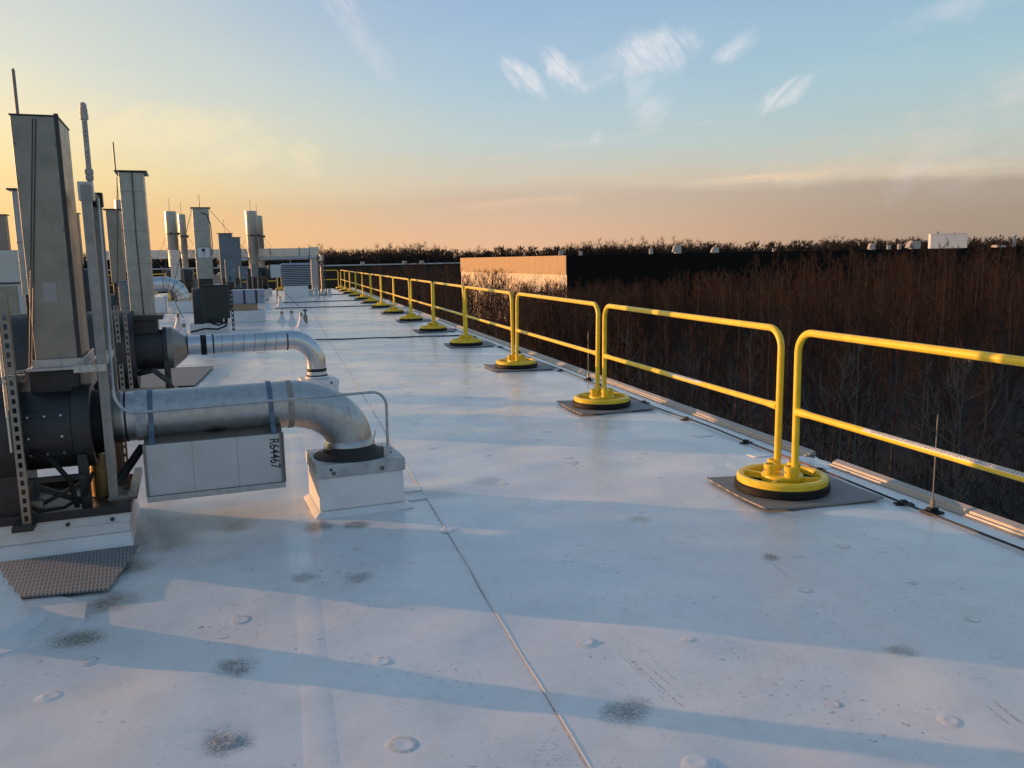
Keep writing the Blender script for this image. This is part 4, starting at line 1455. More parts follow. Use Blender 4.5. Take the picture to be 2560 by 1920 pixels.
# louvred hood
slat_m = mat('pale_slat_metal', (.36, .40, .45), .45, .3, .1, 8)
hd = thing('louvred_hood', (.55, 38.2, 0), R(1), 'grey louvred intake hood on a tall white curb near the roof end', 'hood')
MB().box(-.53, .50, -.25, .75, 0, .52).build('curb', curb_white, hd, bevel=.012)
MB().box(-.56, .60, -.18, .70, .52, 1.42).build('core', dark_paint, hd)
for k in range(11):
    z = .56 + .078 * k
    m_ = MB()
    m_.hexa([(-.62, -.28, z - .005), (.66, -.28, z - .005), (.66, -.17, z + .05), (-.62, -.17, z + .05), (-.62, -.28, z + .022), (.66, -.28, z + .022), (.66, -.17, z + .066), (-.62, -.17, z + .066)])
    m_.build('slat', slat_m, hd)
    MB().box(-.64, -.56, -.2, .7, z, z + .02).build('side_slat', blue_paint, hd)
m_ = MB()
m_.hexa([(-.64, -.30, 1.42), (.68, -.30, 1.42), (.68, .75, 1.42), (-.64, .75, 1.42), (-.55, -.18, 1.51), (.59, -.18, 1.51), (.59, .62, 1.51), (-.55, .62, 1.51)])
m_.build('roof_cap', mat('pale_hood_cap', (.34, .38, .42), .4, .4, .1, 5), hd, bevel=.02)

# round stacks
round_stack(-4.41, 38.0, .235, 2.16, 3.75, 'round shiny stack beside the sheet metal duct run, wider of the pair')
round_stack(-4.18, 40.0, .16, 2.08, 3.74, 'round shiny stack beside the sheet metal duct run, slimmer of the pair')
round_stack(-1.24, 40.0, .26, 2.01, 3.87, 'round shiny stack with bright sunlit side above the black fan housing')
round_stack(-1.04, 42.6, .25, 2.1, 3.80, 'round stack half hidden behind the stack above the black fan housing')
round_stack(-5.0, 30.0, .15, 2.0, 3.66, 'slim round sunlit stack seen between the strut frame and pale square stack')
# dark square stacks
square_fan(-1.81, 30.0, .43, .45, 1.04, 2.54, 'slate blue square stack with a control panel on its side', blue_paint, rod=.45)
square_fan(-1.70, 34.0, .36, .45, 1.0, 2.52, 'slate blue square stack half hidden behind its twin', blue_paint, rod=0)
square_fan(-2.78, 16.0, .22, .30, 1.25, 2.5, 'narrow dull square stack behind the strut frame', galv_dull, rod=.0)
square_fan(-2.60, 9.9, .12, .18, 1.26, 2.34, 'pale square stack at the frame edge behind the near fan', mat('zinc_stack_c', (.34, .36, .34), .42, .8, .14, 7), rod=.0)
square_fan(-5.27, 25.0, .14, .3, 1.6, 2.94, 'thin square stack just right of the near fan stack', galv_dull, rod=0)
square_fan(-6.25, 22.0, .28, .3, 1.95, 2.75, 'short brownish square stack on top of the air handler', mat('brown_stack', (.30, .24, .20), .5, .4, .1, 6), rod=0)
square_fan(-3.9, 34.0, .33, .4, .96, 2.09, 'short bright square stack beside the round stacks', galv_bright, cap=False, rod=0)

# grey control cabinets
def cabinet(x, y, w, d_, z0_, z1_, label, m, legs=True, rot=ROT):
    c = thing('control_cabinet', (x, y, 0), rot, label, 'cabinet')
    MB().box(-w / 2, w / 2, -d_ / 2, d_ / 2, z0_, z1_).build('cabinet_body', m, c, bevel=.01)
    MB().box(-w / 2 + .015, w / 2 - .015, -d_ / 2 - .012, -d_ / 2 - .001, z0_ + .02, z1_ - .02).build('door', m, c, bevel=.004)
    MB().box(w / 2 - .05, w / 2 - .03, -d_ / 2 - .03, -d_ / 2 - .012, (z0_ + z1_) / 2 - .05, (z0_ + z1_) / 2 + .05).build('handle', bolt_m, c)
    for s in (-1, 1):
        MB().box(s * w * .4 - .02, s * w * .4 + .02, -.02, .02, 0, z0_).build('leg', galv_dull, c)
    return c


cabinet(-2.30, 14.0, .30, .18, .72, 1.32, 'slate blue control cabinet behind the strut frame', blue_paint)
cabinet(-1.69, 29.5, .32, .16, .92, 1.69, 'slate blue control cabinet fixed beside the blue square stack', blue_paint)
cabinet(-1.42, 33.0, .30, .2, .95, 1.44, 'small grey switch box on thin legs before the black fan housing', blue_paint)
cabinet(-1.08, 35.0, .26, .2, 1.0, 1.5, 'grey switch box on thin legs, beside the black fan housing', mat('mid_grey_paint', (.2, .22, .23), .5, .1, .1, 9))
cabinet(-1.42, 27.5, .55, .3, .12, .80, 'low dark green cabinet behind the wrapped duct box', green_paint)

# silver segmented gooseneck
gn = thing('gooseneck_duct', (-3.15, 29.0, 0), R(4), 'bright segmented gooseneck duct curving down on to a white curb', 'duct')
P = [(-1.3, 0, .92)] + [(-.55 + .52 * math.sin(a), 0, .42 + .52 * math.cos(a)) for a in np.linspace(-.05, math.pi / 2, 6)] + [(-.03, 0, .36)]
MB().tube(P, .235, 28).build('duct_bend', galv_bright, gn, smooth=True)
for k in range(1, len(P) - 1):
    dv_ = (Vector(P[k + 1]) - Vector(P[k - 1])).normalized() * .012
    MB().tube([Vector(P[k]) - dv_, Vector(P[k]) + dv_], .240, 28).build('gore_seam', galv_dull, gn, smooth=True)
MB().box(-.36, .28, -.3, .3, 0, .36).build('curb', curb_white, gn, bevel=.012)
MB().box(-1.1, -.55, -.25, .4, .0, .5).build('side_curb', curb_white, gn, bevel=.012)
MB().lathe([(.05, .36), (.05, .62), (.03, .66)], (-.42, -.1, .0), 14).build('brass_fitting', mat('brass', (.7, .45, .15), .3, .9), gn, smooth=True)

# long sheet metal duct on the far side
ld = thing('sheet_metal_duct', (0, 42.3, 0), 0, 'long pale rectangular sheet metal duct raised across the far roof', 'duct')
xx = -8.6
while xx < 1.3:
    w = min(1.35, 1.34 - xx)
    MB().box(xx, xx + w - .03, -.25, .25, 1.82, 2.22).build('duct_section', galv_bright if int(xx * 3) % 2 else mat('pale_zinc_duct', (.56, .59, .58), .4, .7, .12, 3), ld, bevel=.006)
    MB().box(xx + w - .03, xx + w, -.28, .28, 1.79, 2.25).build('duct_flange', galv_dull, ld)
    xx += 1.35
MB().box(1.34, 1.78, -.25, .25, 1.70, 2.26).build('duct_turn', galv_bright, ld, bevel=.006)
MB().box(1.36, 1.74, -.22, .22, .12, 1.70).build('duct_drop', galv, ld, bevel=.006)
for x in (-7.5, -4.8, -2.2, .4):
    MB().box(x - .03, x + .03, -.03, .03, 0, 1.79).build('support_post', galv_dull, ld)
pp = thing('vent_pipe', (0, 40.0, 0), 0, 'horizontal steel pipe turning down to a post on the far roof', 'pipe')
MB().tube([(-2.6, 0, 1.71), (1.55, 0, 1.73)], .065, 18).build('pipe_run', galv, pp, smooth=True)
MB().tube([(1.55, 0, 1.73), (1.78, 0, 1.73)], .05, 14).build('connector', galv_dull, pp, smooth=True)
MB().lathe([(.14, .0), (.13, .12), (.09, .20), (.085, .22)], (1.78, 0, 0), 20).build('boot', curb_white, pp, smooth=True)
MB().tube([(1.78, 0, .2), (1.78, 0, 1.60)], .075, 18).build('riser', galv_dull, pp, smooth=True)
MB().tube([(1.78, 0, 1.60), (1.78, 0, 1.86)], .10, 18).build('head', galv_bright, pp, smooth=True)
for x, z in ((1.22, 1.86), (1.61, 1.86), (1.93, 1.90)):
    MB().box(x - .02, x + .02, -.1, -.06, 0, z).build('strut', dark_paint, pp)
MB().lathe([(.010, 1.86), (.008, 2.40), (.003, 2.42)], (1.74, 0, 0), 6).build('air_rod', rod_m, pp)
for x, w, h in ((1.20, .22, .28), (1.45, .16, .36), (2.05, .16, .30)):
    MB().box(x - w / 2, x + w / 2, -.5, -.2, 0, h).build('junction_box', white_metal, pp, bevel=.01)
inl = thing('inlet_transition', (-.35, 40.3, 0), 0, 'sheet metal transition and box between the black fan housing and hood', 'duct')
m_ = MB()
m_.hexa([(-.62, -.1, 1.0), (-.62, .1, 1.0), (-.62, .1, 1.3), (-.62, -.1, 1.3), (-.25, -.32, .85), (-.25, .32, .85), (-.25, .32, 1.45), (-.25, -.32, 1.45)])
m_.build('cone', galv_bright, inl)
MB().box(-.25, -.20, -.36, .36, .82, 1.48).build('flange', dark_paint, inl)
MB().box(-.20, .28, -.32, .32, .86, 1.45).build('box_section', white_metal, inl, bevel=.01)
MB().box(.02, .08, -.03, .03, 0, .86).build('leg', galv_dull, inl)

ahu = thing('air_handler', (-6.6, 20.2, 0), 0, 'pale boxy air handling unit partly hidden by the near fan', 'air handler')
MB().box(-1.6, 1.1, 0, 1.6, .25, 1.92).build('cabinet_body', mat('weathered_pale_panel', (.46, .46, .43), .5, .2, .1, 3), ahu, bevel=.015)
for x in (-1.0, -.3, .4):
    MB().box(x, x + .65, -.02, -.002, .35, 1.15).build('access_panel', galv_dull, ahu, bevel=.004)
MB().box(-1.6, 1.1, -.03, 1.6, 1.20, 1.235).build('trim', dark_paint, ahu)
MB().box(-1.7, 1.2, -.1, 1.7, 0, .25).build('curb', curb_white, ahu, bevel=.01)
br_ = thing('packaged_unit', (-3.0, 38.5, 0), 0, 'brown packaged rooftop unit with ribbed sides among the far equipment', 'rooftop unit')
MB().box(-.45, .45, 0, .9, .2, 1.05).build('cabinet_body', mat('rosy_metal', (.32, .24, .21), .5, .3, .1, 4), br_, bevel=.01)
m_ = MB()
m_.hexa([(-.85, .1, .5), (-.85, .5, .5), (-.85, .5, .8), (-.85, .1, .8), (-.46, 0, .3), (-.46, .8, .3), (-.46, .8, 1.03), (-.46, 0, 1.03)])
m_.build('intake_cone', galv_bright, br_)
for x in (-.3, 0, .3):
    MB().lathe([(.04, 1.05), (.04, 1.14), (.02, 1.17)], (x, .3, 0), 10).build('cap', white_metal, br_)
MB().box(-.5, .5, -.05, .95, 0, .2).build('curb', curb_white, br_)


def cone_boot(x, y, label, h=.34, s=.74, hook=True):
    h *= .8
    c = thing('pipe_boot', (x, y, 0), rng.uniform(0, 1), label, 'pipe boot', 'conical white pipe boots')
    MB().lathe([(.20 * s, .0), (.17 * s, .02), (.10 * s, h * .45), (.062 * s, h * .72), (.060 * s, h)], n=22).build('boot', curb_white, c, smooth=True)
    MB().tube([(0, 0, h), (0, 0, h + .10 * s)], .052 * s, 14).build('cap_pipe', galv_dull, c, smooth=True)
    if hook:
        MB().lathe([(.018, -.005), (.026, -.005), (.026, .005), (.018, .005)], (0, 0, 0), 12, 'Z', True).build('eye', galv, c).matrix_local = Matrix.Translation((0, 0, h + .12)) @ Matrix.Rotation(R(90), 4, 'X')
    return c


cone_boot(.37, 20.6, 'white conical pipe boot with an anchored guy wire, beside the small vent')
cone_boot(.16, 21.6, 'white conical pipe boot second along the guy wire from the small vent')
cone_boot(-.08, 22.6, 'white conical pipe boot with squat shape before the roof cable', .26)
cone_boot(-.55, 29.4, 'white conical pipe boot beside the wrapped duct box')
cone_boot(-.15, 31.0, 'white conical pipe boot beyond the wrapped duct box')
cone_boot(-2.02, 18.2, 'white conical pipe boot with a black hose, left of the green cabinet')
cone_boot(-2.45, 21.0, 'white conical pipe boot standing before the gooseneck curb', .4)
cone_boot(-2.05, 24.5, 'white conical pipe boot behind the green cabinet, taller one', .4)
cone_boot(-1.85, 23.0, 'white conical pipe boot behind the green cabinet, shorter one', .3)
sv = thing('small_vent', (.50, 22.0, 0), 0, 'small grey vent with a mushroom cap beside the conical boots', 'vent')
MB().lathe([(.055, 0), (.055, .18), (.05, .20)], n=16).build('pipe', galv_dull, sv, smooth=True)
MB().lathe([(.02, .2), (.02, .30), (.06, .31), (.05, .34), (0, .35)], n=16).build('cap', dark_paint, sv, smooth=True)
gw = MB().tube([(-2.02, 18.2, .46), (-2.6, 21.0, .95), (-3.1, 24, 1.5)], .009, 6).build('guy_wire', cable_m)
tag(gw, 'dark guy wire above the black hose beside the green cabinet', 'wire')

# ------------------------------------------------------------------ far buildings
bd = thing('warehouse', (0, 0, GZ), 0, 'long warehouse with a sunlit tan and cream end wall and dark side', 'warehouse')
Pc, Pl, Pr = Vector((39.8, 115.0, 0)), Vector((35.4, 168.5, 0)), Vector((185, 76, 0))
back = Pl + (Pr - Pc)
H1 = 1.75 - GZ


def wall_quad(a, b_, z0_, z1_, th, m, name, parent):
    d_ = (b_ - a).normalized()
    n = Vector((d_.y, -d_.x, 0)) * th
    q = [a, b_, b_ - n, a - n]
    return MB().hexa([(p.x, p.y, z0_) for p in q] + [(p.x, p.y, z1_) for p in q]).build(name, m, parent)


def wall_quad2(a, b_, z0_, z1_, th, m, name, parent):
    return wall_quad(b_, a, z0_, z1_, -th, m, name, parent)


dl = (Pl - Pc).normalized()
nl = Vector((-dl.y, dl.x, 0))
n_p = 18
for k in range(n_p):
    a, b_ = Pc.lerp(Pl, k / n_p), Pc.lerp(Pl, (k + 1) / n_p - .0006)
    q = [a, b_, b_ - nl * .25, a - nl * .25]
    q = [p + nl * .12 for p in q]
    MB().hexa([(p.x, p.y, H1 - 2.75) for p in q] + [(p.x, p.y, H1) for p in q]).build('siding_panel', tan_wall, bd)
q = [Pc, Pl, Pl - nl * .3, Pc - nl * .3]
MB().hexa([(p.x, p.y, 0) for p in q] + [(p.x, p.y, H1 - 2.75) for p in q]).build('lower_wall', cream_wall, bd)
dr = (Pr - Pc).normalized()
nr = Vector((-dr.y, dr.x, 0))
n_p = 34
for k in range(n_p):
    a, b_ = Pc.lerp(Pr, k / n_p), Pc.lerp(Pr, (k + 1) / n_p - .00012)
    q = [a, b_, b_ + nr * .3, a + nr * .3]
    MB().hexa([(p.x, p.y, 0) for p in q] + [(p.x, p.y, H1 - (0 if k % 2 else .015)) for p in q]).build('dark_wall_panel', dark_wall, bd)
q = [Pc + nr * .4 - nl * .4, Pr + nr * .3, back, Pl - nl * .4]
MB().hexa([(p.x, p.y, H1 - 1.0) for p in q] + [(p.x, p.y, H1 - .35) for p in q]).build('roof_sheet', roof_far, bd)
MB().bar(Pc.lerp(Pl, .16) + nl * .2 + Vector((0, 0, H1 - 5.6)), Pc.lerp(Pl, .19) + nl * .3 + Vector((0, 0, H1 - 5.6)), .3, .25).build('wall_lamp', dark_wall, bd)

roof_z = 1.75 - .35


def roof_unit(x, y, w, d_, h, label, m=vent_m, hood=False, name='rooftop_unit', cat='rooftop unit'):
    u = thing(name, (x, y, roof_z), R(-15), label, cat)
    MB().box(-w / 2, w / 2, -d_ / 2, d_ / 2, .0, h).build('cabinet_body', m, u, bevel=.03)
    if hood:
        MB().hexa([(-w * .9, -d_ / 2, h * .35), (-w / 2, -d_ / 2, h * .35), (-w / 2, d_ / 2, h * .35), (-w * .9, d_ / 2, h * .35),
                   (-w * .62, -d_ / 2, h * .95), (-w / 2, -d_ / 2, h * .95), (-w / 2, d_ / 2, h * .95), (-w * .62, d_ / 2, h * .95)]).build('intake_hood', m, u)
    MB().box(-w * .45, w * .45, -d_ * .45, d_ * .45, h, h + .08).build('lid', m, u)
    return u


def far_at(px, d_):          # azimuth (in picture columns) to a spot on the warehouse roof at range d_
    a = YAW + math.atan((px * 2560 / 2212 - 1280) / 2071)
    return d_ * math.sin(a), d_ * math.cos(a)


for (px, d_, w, h, lab, hood) in ((1216, 128, .7, 1.05, 'small pale vent box just over the corner of the sunlit end wall', False), (1258, 128, .5, .9, 'small square vent box on the dark warehouse edge, next to the corner vent', False),
                                  (1408, 135, .55, 1.15, 'narrow upright vent on the warehouse roof left of the hooded unit', False), (1465, 140, 1.0, 1.7, 'pale hooded rooftop unit with slanted intake on the dark warehouse', True),
                                  (1546, 145, .9, 1.2, 'low hooded vent on the dark warehouse, right of the larger hooded unit', True), (1670, 140, .35, .8, 'tiny vent stub alone on the long dark warehouse roof', False),
                                  (1880, 165, .8, 1.5, 'rooftop unit with open dark side on the warehouse, leftmost of a cluster', True), (1915, 165, .6, 1.1, 'small white vent box in the cluster on the warehouse roof', False),
                                  (1938, 160, .5, 1.2, 'slim white vent box beside the wide cluster unit', False), (1970, 165, 1.5, 1.7, 'wide pale rooftop unit with slanted hood near the white penthouse', True),
                                  (2018, 150, .6, .9, 'small white vent box close against the white penthouse', False), (2150, 170, 1.6, .7, 'low flat white unit on the warehouse beyond the penthouse', False)):
    x_, y_ = far_at(px, d_)
    roof_unit(x_, y_, w, w * 1.1, h, lab, hood=hood)
x_, y_ = far_at(2040, 150)
ph = thing('penthouse', (x_, y_, roof_z), R(-38), 'white square penthouse standing on the dark warehouse roof', 'penthouse')
MB().box(-2.55, 2.55, -2.55, 2.55, 0, 2.55).build('wall', mat('white_penthouse_wall', (.62, .62, .60), .7, 0, .04, .5), ph)
MB().box(-2.62, 2.62, -2.62, 2.62, 2.55, 2.64).build('coping', white_metal, ph)
MB().box(-1.6, -1.2, -.4, 0, 2.64, 3.0).build('vent', vent_m, ph)
MB().box(.8, 1.05, -.4, -.1, 2.64, 2.85).build('vent', vent_m, ph)
x_, y_ = far_at(2183, 150)
fs = thing('flue_stack', (x_, y_, roof_z), 0, 'slim pale flue standing alone on the warehouse roof', 'flue')
MB().lathe([(.24, 0), (.24, 1.9), (.3, 1.95), (.3, 2.15), (.0, 2.2)], n=14).build('pipe', vent_m, fs, smooth=True)
MB().box(-.45, .45, -.45, .45, 0, .3).build('curb', roof_far, fs)

lb = thing('low_building', (0, 0, GZ), R(-3), 'low dark brown building with a thin white roof line across the wood', 'building')
MB().box(-110, 60, 240, 300, 0, .25 - GZ).build('wall', low_wall, lb)
MB().box(-110.3, 60.2, 239.6, 240.4, .25 - GZ, .60 - GZ).build('coping', roof_far, lb)
MB().box(-110, 60, 240.4, 300, .251 - GZ, .34 - GZ).build('roof_sheet', roof_far, lb)
for x in (-30, -6, 9, 21, 26, 38, 45):
    MB().box(x, x + 1.1, 243, 244, .34 - GZ, 1.3 - GZ).build('roof_vent', vent_m, lb)

# ------------------------------------------------------------------ bare winter trees
class TB:
    def __init__(self):
        self.v, self.f, self.n = [], [], 0

    def cone(self, pts, rs, k=3):
        """tapered twig with k sides through pts; last point is a tip"""
        pts = [np.array(p, float) for p in pts]
        base = self.n
        m = len(pts)
        for i in range(m - 1):
            d = pts[i + 1] - pts[i] if i == 0 else pts[i + 1] - pts[i - 1]
            d = d / (np.linalg.norm(d) + 1e-9)
            u = np.cross(d, (0.3, 0.2, 1.0) if abs(d[2]) < .9 else (1.0, .1, 0))
            u /= np.linalg.norm(u) + 1e-9
            w = np.cross(d, u)
            for q in range(k):
                a = math.tau * q / k
                self.v.append(pts[i] + (u * math.cos(a) + w * math.sin(a)) * rs[i])
        self.v.append(pts[-1])
        for i in range(m - 2):
            for q in range(k):
                a, b_ = base + i * k + q, base + i * k + (q + 1) % k
                self.f.append((a, b_, b_ + k))
                self.f.append((a, b_ + k, a + k))
        tip = base + (m - 1) * k
        for q in range(k):
            self.f.append((base + (m - 2) * k + q, base + (m - 2) * k + (q + 1) % k, tip))
        self.n = len(self.v)

    def arrays(self):
        return np.array(self.v, dtype=np.float32), np.array(self.f, dtype=np.int32)


def slender_tree(seed, h=8.0, nb=26, spread=.30, twigs=8, tw=.0075, fork=0.0, low=.18):
    g = np.random.default_rng(seed)
    T, Cn = TB(), TB()
    pts = [np.zeros(3)]
    p = np.zeros(3)
    lean = g.normal(0, .035, 2)
    n = 9
    for i in range(n):
        p = p + np.array([lean[0] * h / n + g.normal(0, .035), lean[1] * h / n + g.normal(0, .035), h / n])
        pts.append(p.copy())
    r0 = .0072 * h
    T.cone(pts, [r0 * (1 - .93 * (i / n)) for i in range(n + 1)], 6)

    def at(t):
        q = t * n
        i = min(n - 1, int(q))
        return pts[i] + (pts[i + 1] - pts[i]) * (q - i)
    az = g.uniform(0, 6)
    for b_ in range(nb):
        t = low + (.97 - low) * ((b_ + g.uniform(0, .8)) / nb) ** .9
        az += 2.4 + g.normal(0, .5)
        s = at(t)
        L = h * spread * (1 - t) ** .6 * g.uniform(.55, 1.15) + .22
        e0 = R(g.uniform(18, 48))
        q = [s]
        d = None
        for k in range(4):
            e = e0 + R(11) * k
            d = np.array([math.cos(az) * math.cos(e), math.sin(az) * math.cos(e), math.sin(e)]) + g.normal(0, .10, 3)
            q.append(q[-1] + d / np.linalg.norm(d) * L / 4)
        rb = max(.010, r0 * .34 * (1 - t) + .008)
        Cn.cone(q, [rb, rb * .8, rb * .6, rb * .42, 0], 3)
        for w in range(twigs):
            u = g.uniform(.15, 1.0) * 4
            i = min(3, int(u))
            s2 = q[i] + (q[i + 1] - q[i]) * (u - i)
            d2 = (q[i + 1] - q[i])
            d2 = d2 / np.linalg.norm(d2) + g.normal(0, .55, 3) + np.array([0, 0, .35])
            d2 /= np.linalg.norm(d2)
            l2 = L * g.uniform(.16, .42) + .12
            Cn.cone([s2, s2 + d2 * l2 * .5, s2 + (d2 + np.array([0, 0, .25])) * l2], [tw, tw * .7, 0], 3)
    for w in range(10):
        s2 = at(g.uniform(.82, .99))
        d2 = np.array([*g.normal(0, .5, 2), 1.0])
        d2 /= np.linalg.norm(d2)
        Cn.cone([s2, s2 + d2 * g.uniform(.3, .7)], [tw, 0], 3)
    return T.arrays(), Cn.arrays()


def broad_tree(seed, h=16.0, tw=.035, depth=4):
    g = np.random.default_rng(seed)
    T, Cn = TB(), TB()
    th = h * .30
    T.cone([(0, 0, 0), (g.normal(0, .1), g.normal(0, .1), th * .5), (g.normal(0, .2), g.normal(0, .2), th), (0, 0, th * 1.3)], [h * .016, h * .014, h * .011, 0], 6)

    def rec(p, d, L, r, lev):
        d1 = d + g.normal(0, .13, 3)
        d1 /= np.linalg.norm(d1)
        m = p + d * L * .5
        e = m + d1 * L * .5
        Cn.cone([p, m, e + d1 * .02], [r, r * .75, 0 if lev == 0 else r * .5], 3)
        if lev == 0:
            return
        n = 3 if lev > 1 else 6
        for k in range(n):
            dd = d1 + g.normal(0, .55, 3) + np.array([0, 0, .16])
            dd /= np.linalg.norm(dd)
            rec(e if k < n - 1 else m, dd, L * g.uniform(.58, .82), max(tw, r * .55), lev - 1)
    for k in range(7):
        a = k * 2.4 + g.uniform(0, .8)
        e = R(g.uniform(38, 76))
        rec(np.array([0, 0, th * g.uniform(.75, 1.1)]), np.array([math.cos(a) * math.cos(e), math.sin(a) * math.cos(e), math.sin(e)]), h * .25, h * .008, depth - 1)
    return T.arrays(), Cn.arrays()


def np_mesh(name, V, F, m):
    me = bpy.data.meshes.new(name)
    me.vertices.add(len(V))
    me.vertices.foreach_set('co', np.ascontiguousarray(V, dtype=np.float32).ravel())
    me.loops.add(F.size)
    me.loops.foreach_set('vertex_index', np.ascontiguousarray(F, dtype=np.int32).ravel())
    me.polygons.add(len(F))
    me.polygons.foreach_set('loop_start', np.arange(0, F.size, 3, dtype=np.int32))
    me.update(calc_edges=True)
    me.materials.append(m)
    return me


protos = []
specs = [dict(h=8, nb=34, spread=.27, twigs=14), dict(h=8, nb=28, spread=.38, twigs=15, low=.25), dict(h=8, nb=38, spread=.22, twigs=12), dict(h=8, nb=26, spread=.46, twigs=18, low=.15),
         dict(h=8, nb=32, spread=.33, twigs=15, low=.35), dict(h=8, nb=20, spread=.26, twigs=9, low=.3), dict(h=8, nb=40, spread=.30, twigs=13, low=.1)]
for i, s_ in enumerate(specs):
    protos.append(slender_tree(100 + i, **s_))
tree_lab = ['slender bare tree with short ascending branches in the wood below the roof', 'bare tree with open upswept branches in the wood below the roof', 'narrow columnar bare tree in the wood below the roof',
            'wide spreading bare tree in the wood below the roof', 'bare tree with a clean lower trunk in the wood below the roof', 'thin sparse bare sapling in the wood below the roof', 'bare tree branched almost to the ground in the wood below the roof']
pm = [(np_mesh('tree_trunk', *p[0], trunk_m), np_mesh('tree_crown', *p[1], twig_m)) for p in protos]


def in_wood(x, y):
    az = math.degrees(math.atan2(x, y))
    if x < 9 or az > 52:
        return False
    if y < -2:
        return False
    if x > 38:
        if y > 111 - (x - 40) * .27:
            return False
    elif y > 144 - 0.14 * x:
        return False
    return True


spots = []
pitch = 2.6
gx = 9.0
while gx < 125:
    gy = -2.0
    while gy < 145:
        x, y = gx + rng.uniform(-1.0, 1.0), gy + rng.uniform(-1.0, 1.0)
        if in_wood(x, y):
            spots.append((x, y))
        gy += pitch
    gx += pitch


def tree_h(x, y):
    d = math.hypot(x, y)
    az = math.degrees(math.atan2(x, y))
    h = 5.6 + max(0, d - 18) * .052
    h = min(h, 10.4)
    if az < 33:
        cap = 9.4 if az < 12 else (9.2 - 2.0 * min(1, max(0, (d - 45) / 40)) if az > 15 else 8.6)
        if az > 25:
            cap = cap + (az - 25) / 8 * 2.6
        h = min(h, cap)
    return h


for i in range(260):
    a_, d_ = R(rng.uniform(15.5, 24)), rng.uniform(62, 108)
    x, y = d_ * math.sin(a_), d_ * math.cos(a_)
    if in_wood(x, y):
        spots.append((x, y))
spots = [(x, y, math.hypot(x, y)) for x, y in spots]
# the nearest ones that clear the roof edge are built one by one
def visible_px(x, y):
    h = tree_h(x, y)
    d = math.hypot(x, y)
    zlim = 1.55 - 1.5 * (x / 3.84)              # sight line over the roof edge
    top = GZ + h
    lo = max(GZ, zlim)
    return max(0, top - lo) / d


spots.sort(key=lambda s: -visible_px(s[0], s[1]))
spots = [s for s in spots if visible_px(s[0], s[1]) > 0.0]
ind, rest = spots[:290], spots[290:]
for (x, y, d) in ind:
    k = int(rng.integers(0, 7))
    s = tree_h(x, y) / 8 * rng.uniform(.66, 1.14)
    t_ = thing('bare_tree', (x, y, GZ), rng.uniform(0, 6.28), tree_lab[k], 'tree', 'bare trees in the wood below the roof')
    t_.scale = (s * rng.uniform(.9, 1.15), s * rng.uniform(.9, 1.15), s)
    for nm, me in (('trunk', pm[k][0]), ('crown', pm[k][1])):
        o = bpy.data.objects.new(nm, me)
        col.objects.link(o)
        o.parent = t_


# a few paler trees that stand clear in front of the wood
pale = [slender_tree(900, h=8, nb=24, spread=.42, twigs=9, tw=.009, low=.12), slender_tree(901, h=8, nb=22, spread=.34, twigs=8, tw=.009, low=.18), slender_tree(902, h=8, nb=18, spread=.24, twigs=6, tw=.009, low=.3)]
ppm = [(np_mesh('tree_trunk', *p[0], pale_twig_m), np_mesh('tree_crown', *p[1], pale_twig_m)) for p in pale]
for (az_, d_, h_, k, lab) in ((27.4, 31, 7.6, 1, 'pale barked bare tree in front of the wood, behind the scuffed rail panel'), (31.6, 36, 8.4, 2, 'thin pale barked tree in front of the wood, beyond the scuffed rail panel'),
                              (36.9, 27, 7.9, 0, 'pale barked tree with long upswept limbs behind the stickered rail panel'), (38.3, 33, 8.2, 2, 'slim pale tree close beside the one with long upswept limbs'),
                              (44.2, 27, 8.3, 0, 'wide pale barked tree standing behind the lightning rod'), (41.6, 31, 7.4, 1, 'pale barked tree between the two wide upswept trees'), (23.5, 38, 7.6, 1, 'pale barked bare tree in front of the wood, by the second rail panel')):
    t_ = thing('bare_tree', (d_ * math.sin(R(az_)), d_ * math.cos(R(az_)), GZ), rng.uniform(0, 6), lab, 'tree', 'bare trees in the wood below the roof')
    t_.scale = (h_ / 8 * 1.1, h_ / 8 * 1.1, h_ / 8)
    for nm, me in (('trunk', ppm[k][0]), ('crown', ppm[k][1])):
        o = bpy.data.objects.new(nm, me)
        col.objects.link(o)
        o.parent = t_


def merge(name, pl, which, places, m):
    Vs, Fs, off = [], [], 0
    for (k, x, y, z, s, a, sx) in places:
        V, F = pl[k][which]
        c, sn_ = math.cos(a), math.sin(a)
        W = np.empty_like(V)
        W[:, 0] = (V[:, 0] * c - V[:, 1] * sn_) * s * sx + x
        W[:, 1] = (V[:, 0] * sn_ + V[:, 1] * c) * s * sx + y
        W[:, 2] = V[:, 2] * s + z
        Vs.append(W)
        Fs.append(F + off)
        off += len(V)
    me = np_mesh(name, np.concatenate(Vs), np.concatenate(Fs), m)
    o = bpy.data.objects.new(name, me)
    col.objects.link(o)
    return o


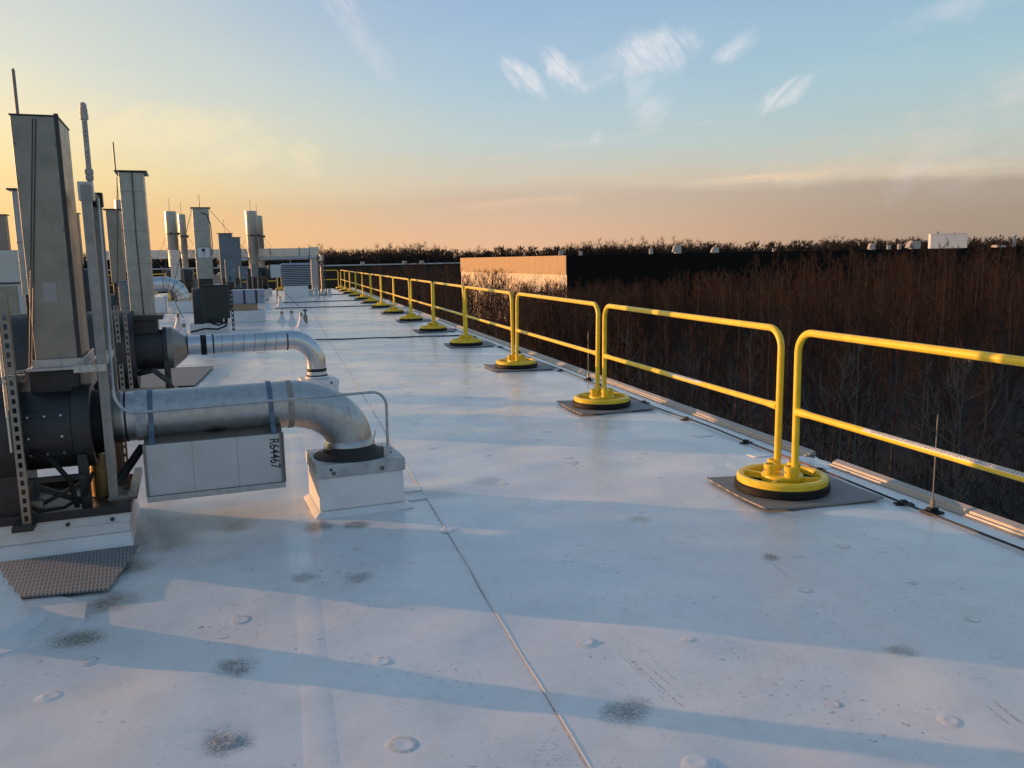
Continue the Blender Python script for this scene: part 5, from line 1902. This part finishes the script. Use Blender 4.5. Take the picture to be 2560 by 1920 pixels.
lite = [slender_tree(300 + i, h=8, nb=17 + i % 3, spread=.34 + .05 * (i % 4), twigs=9, tw=.014, low=.2) for i in range(7)]
pl_ = [(int(rng.integers(0, 7)), x, y, GZ, tree_h(x, y) / 8 * rng.uniform(.62, 1.15), rng.uniform(0, 6.28), rng.uniform(.9, 1.2)) for x, y, d in rest]
wd = thing('woodland', (0, 0, 0), 0, 'dense reddish brown winter wood filling the ground between the buildings', 'woodland')
wd['kind'] = 'stuff'
for which, nm, m in ((0, 'trunks', trunk_m), (1, 'crowns', twig_m)):
    o = merge(nm, lite, which, pl_, m)
    o.parent = wd
    o['kind'] = 'stuff'

# tree belt on the skyline
broad = [broad_tree(500 + i, 16, .030 + .006 * (i % 3)) for i in range(6)]
places = []
for row, (dd, cnt) in enumerate(((330, 250), (350, 250), (372, 230), (395, 200))):
    for i in range(cnt):
        a = R(-34) + R(92) * (i + rng.uniform(-.4, .4)) / cnt
        az = math.degrees(a)
        rr_ = dd * rng.uniform(.97, 1.03)
        hh = (16.6 + 1.3 * math.sin(az * .33) + .9 * math.sin(az * .9 + 1)) * rng.uniform(.86, 1.08)
        if az < 0:
            hh -= .8 * min(1, -az / 8)
        if rng.random() < .10:
            hh *= 1.16
        if az > 41:
            hh *= .92
        if rng.random() < .12:
            hh *= .8
        places.append((int(rng.integers(0, 6)), rr_ * math.sin(a), rr_ * math.cos(a), GZ, hh / 16, rng.uniform(0, 6.28), rng.uniform(.9, 1.35)))
bl = thing('tree_belt', (0, 0, 0), 0, 'dark belt of bare trees along the skyline', 'tree belt')
bl['kind'] = 'stuff'
for which, nm in ((0, 'trunks'), (1, 'crowns')):
    o = merge(nm, broad, which, places, twig_far_m)
    o.parent = bl
    o['kind'] = 'stuff'
# dense understorey that closes the belt low down: many overlapping twig thickets
und = []
for i in range(1500):
    a = R(-35) + R(94) * (i + rng.uniform(-.5, .5)) / 1500
    rr_ = rng.uniform(322, 345)
    und.append((int(rng.integers(0, 7)), rr_ * math.sin(a), rr_ * math.cos(a), GZ, rng.uniform(1.35, 1.95), rng.uniform(0, 6.28), rng.uniform(1.1, 1.7)))
thick = [slender_tree(700 + i, h=8, nb=20, spread=.34, twigs=7, tw=.06, low=.05) for i in range(7)]
o = merge('understorey', thick, 1, und, twig_far_m)
o.parent = bl
o['kind'] = 'stuff'
print('objects', len(bpy.data.objects), 'bumps', len(BUMPS), 'trees', len(ind), 'rest', len(rest), 'tris', sum(len(m.loops) - 2 * len(m.polygons) for m in bpy.data.meshes))
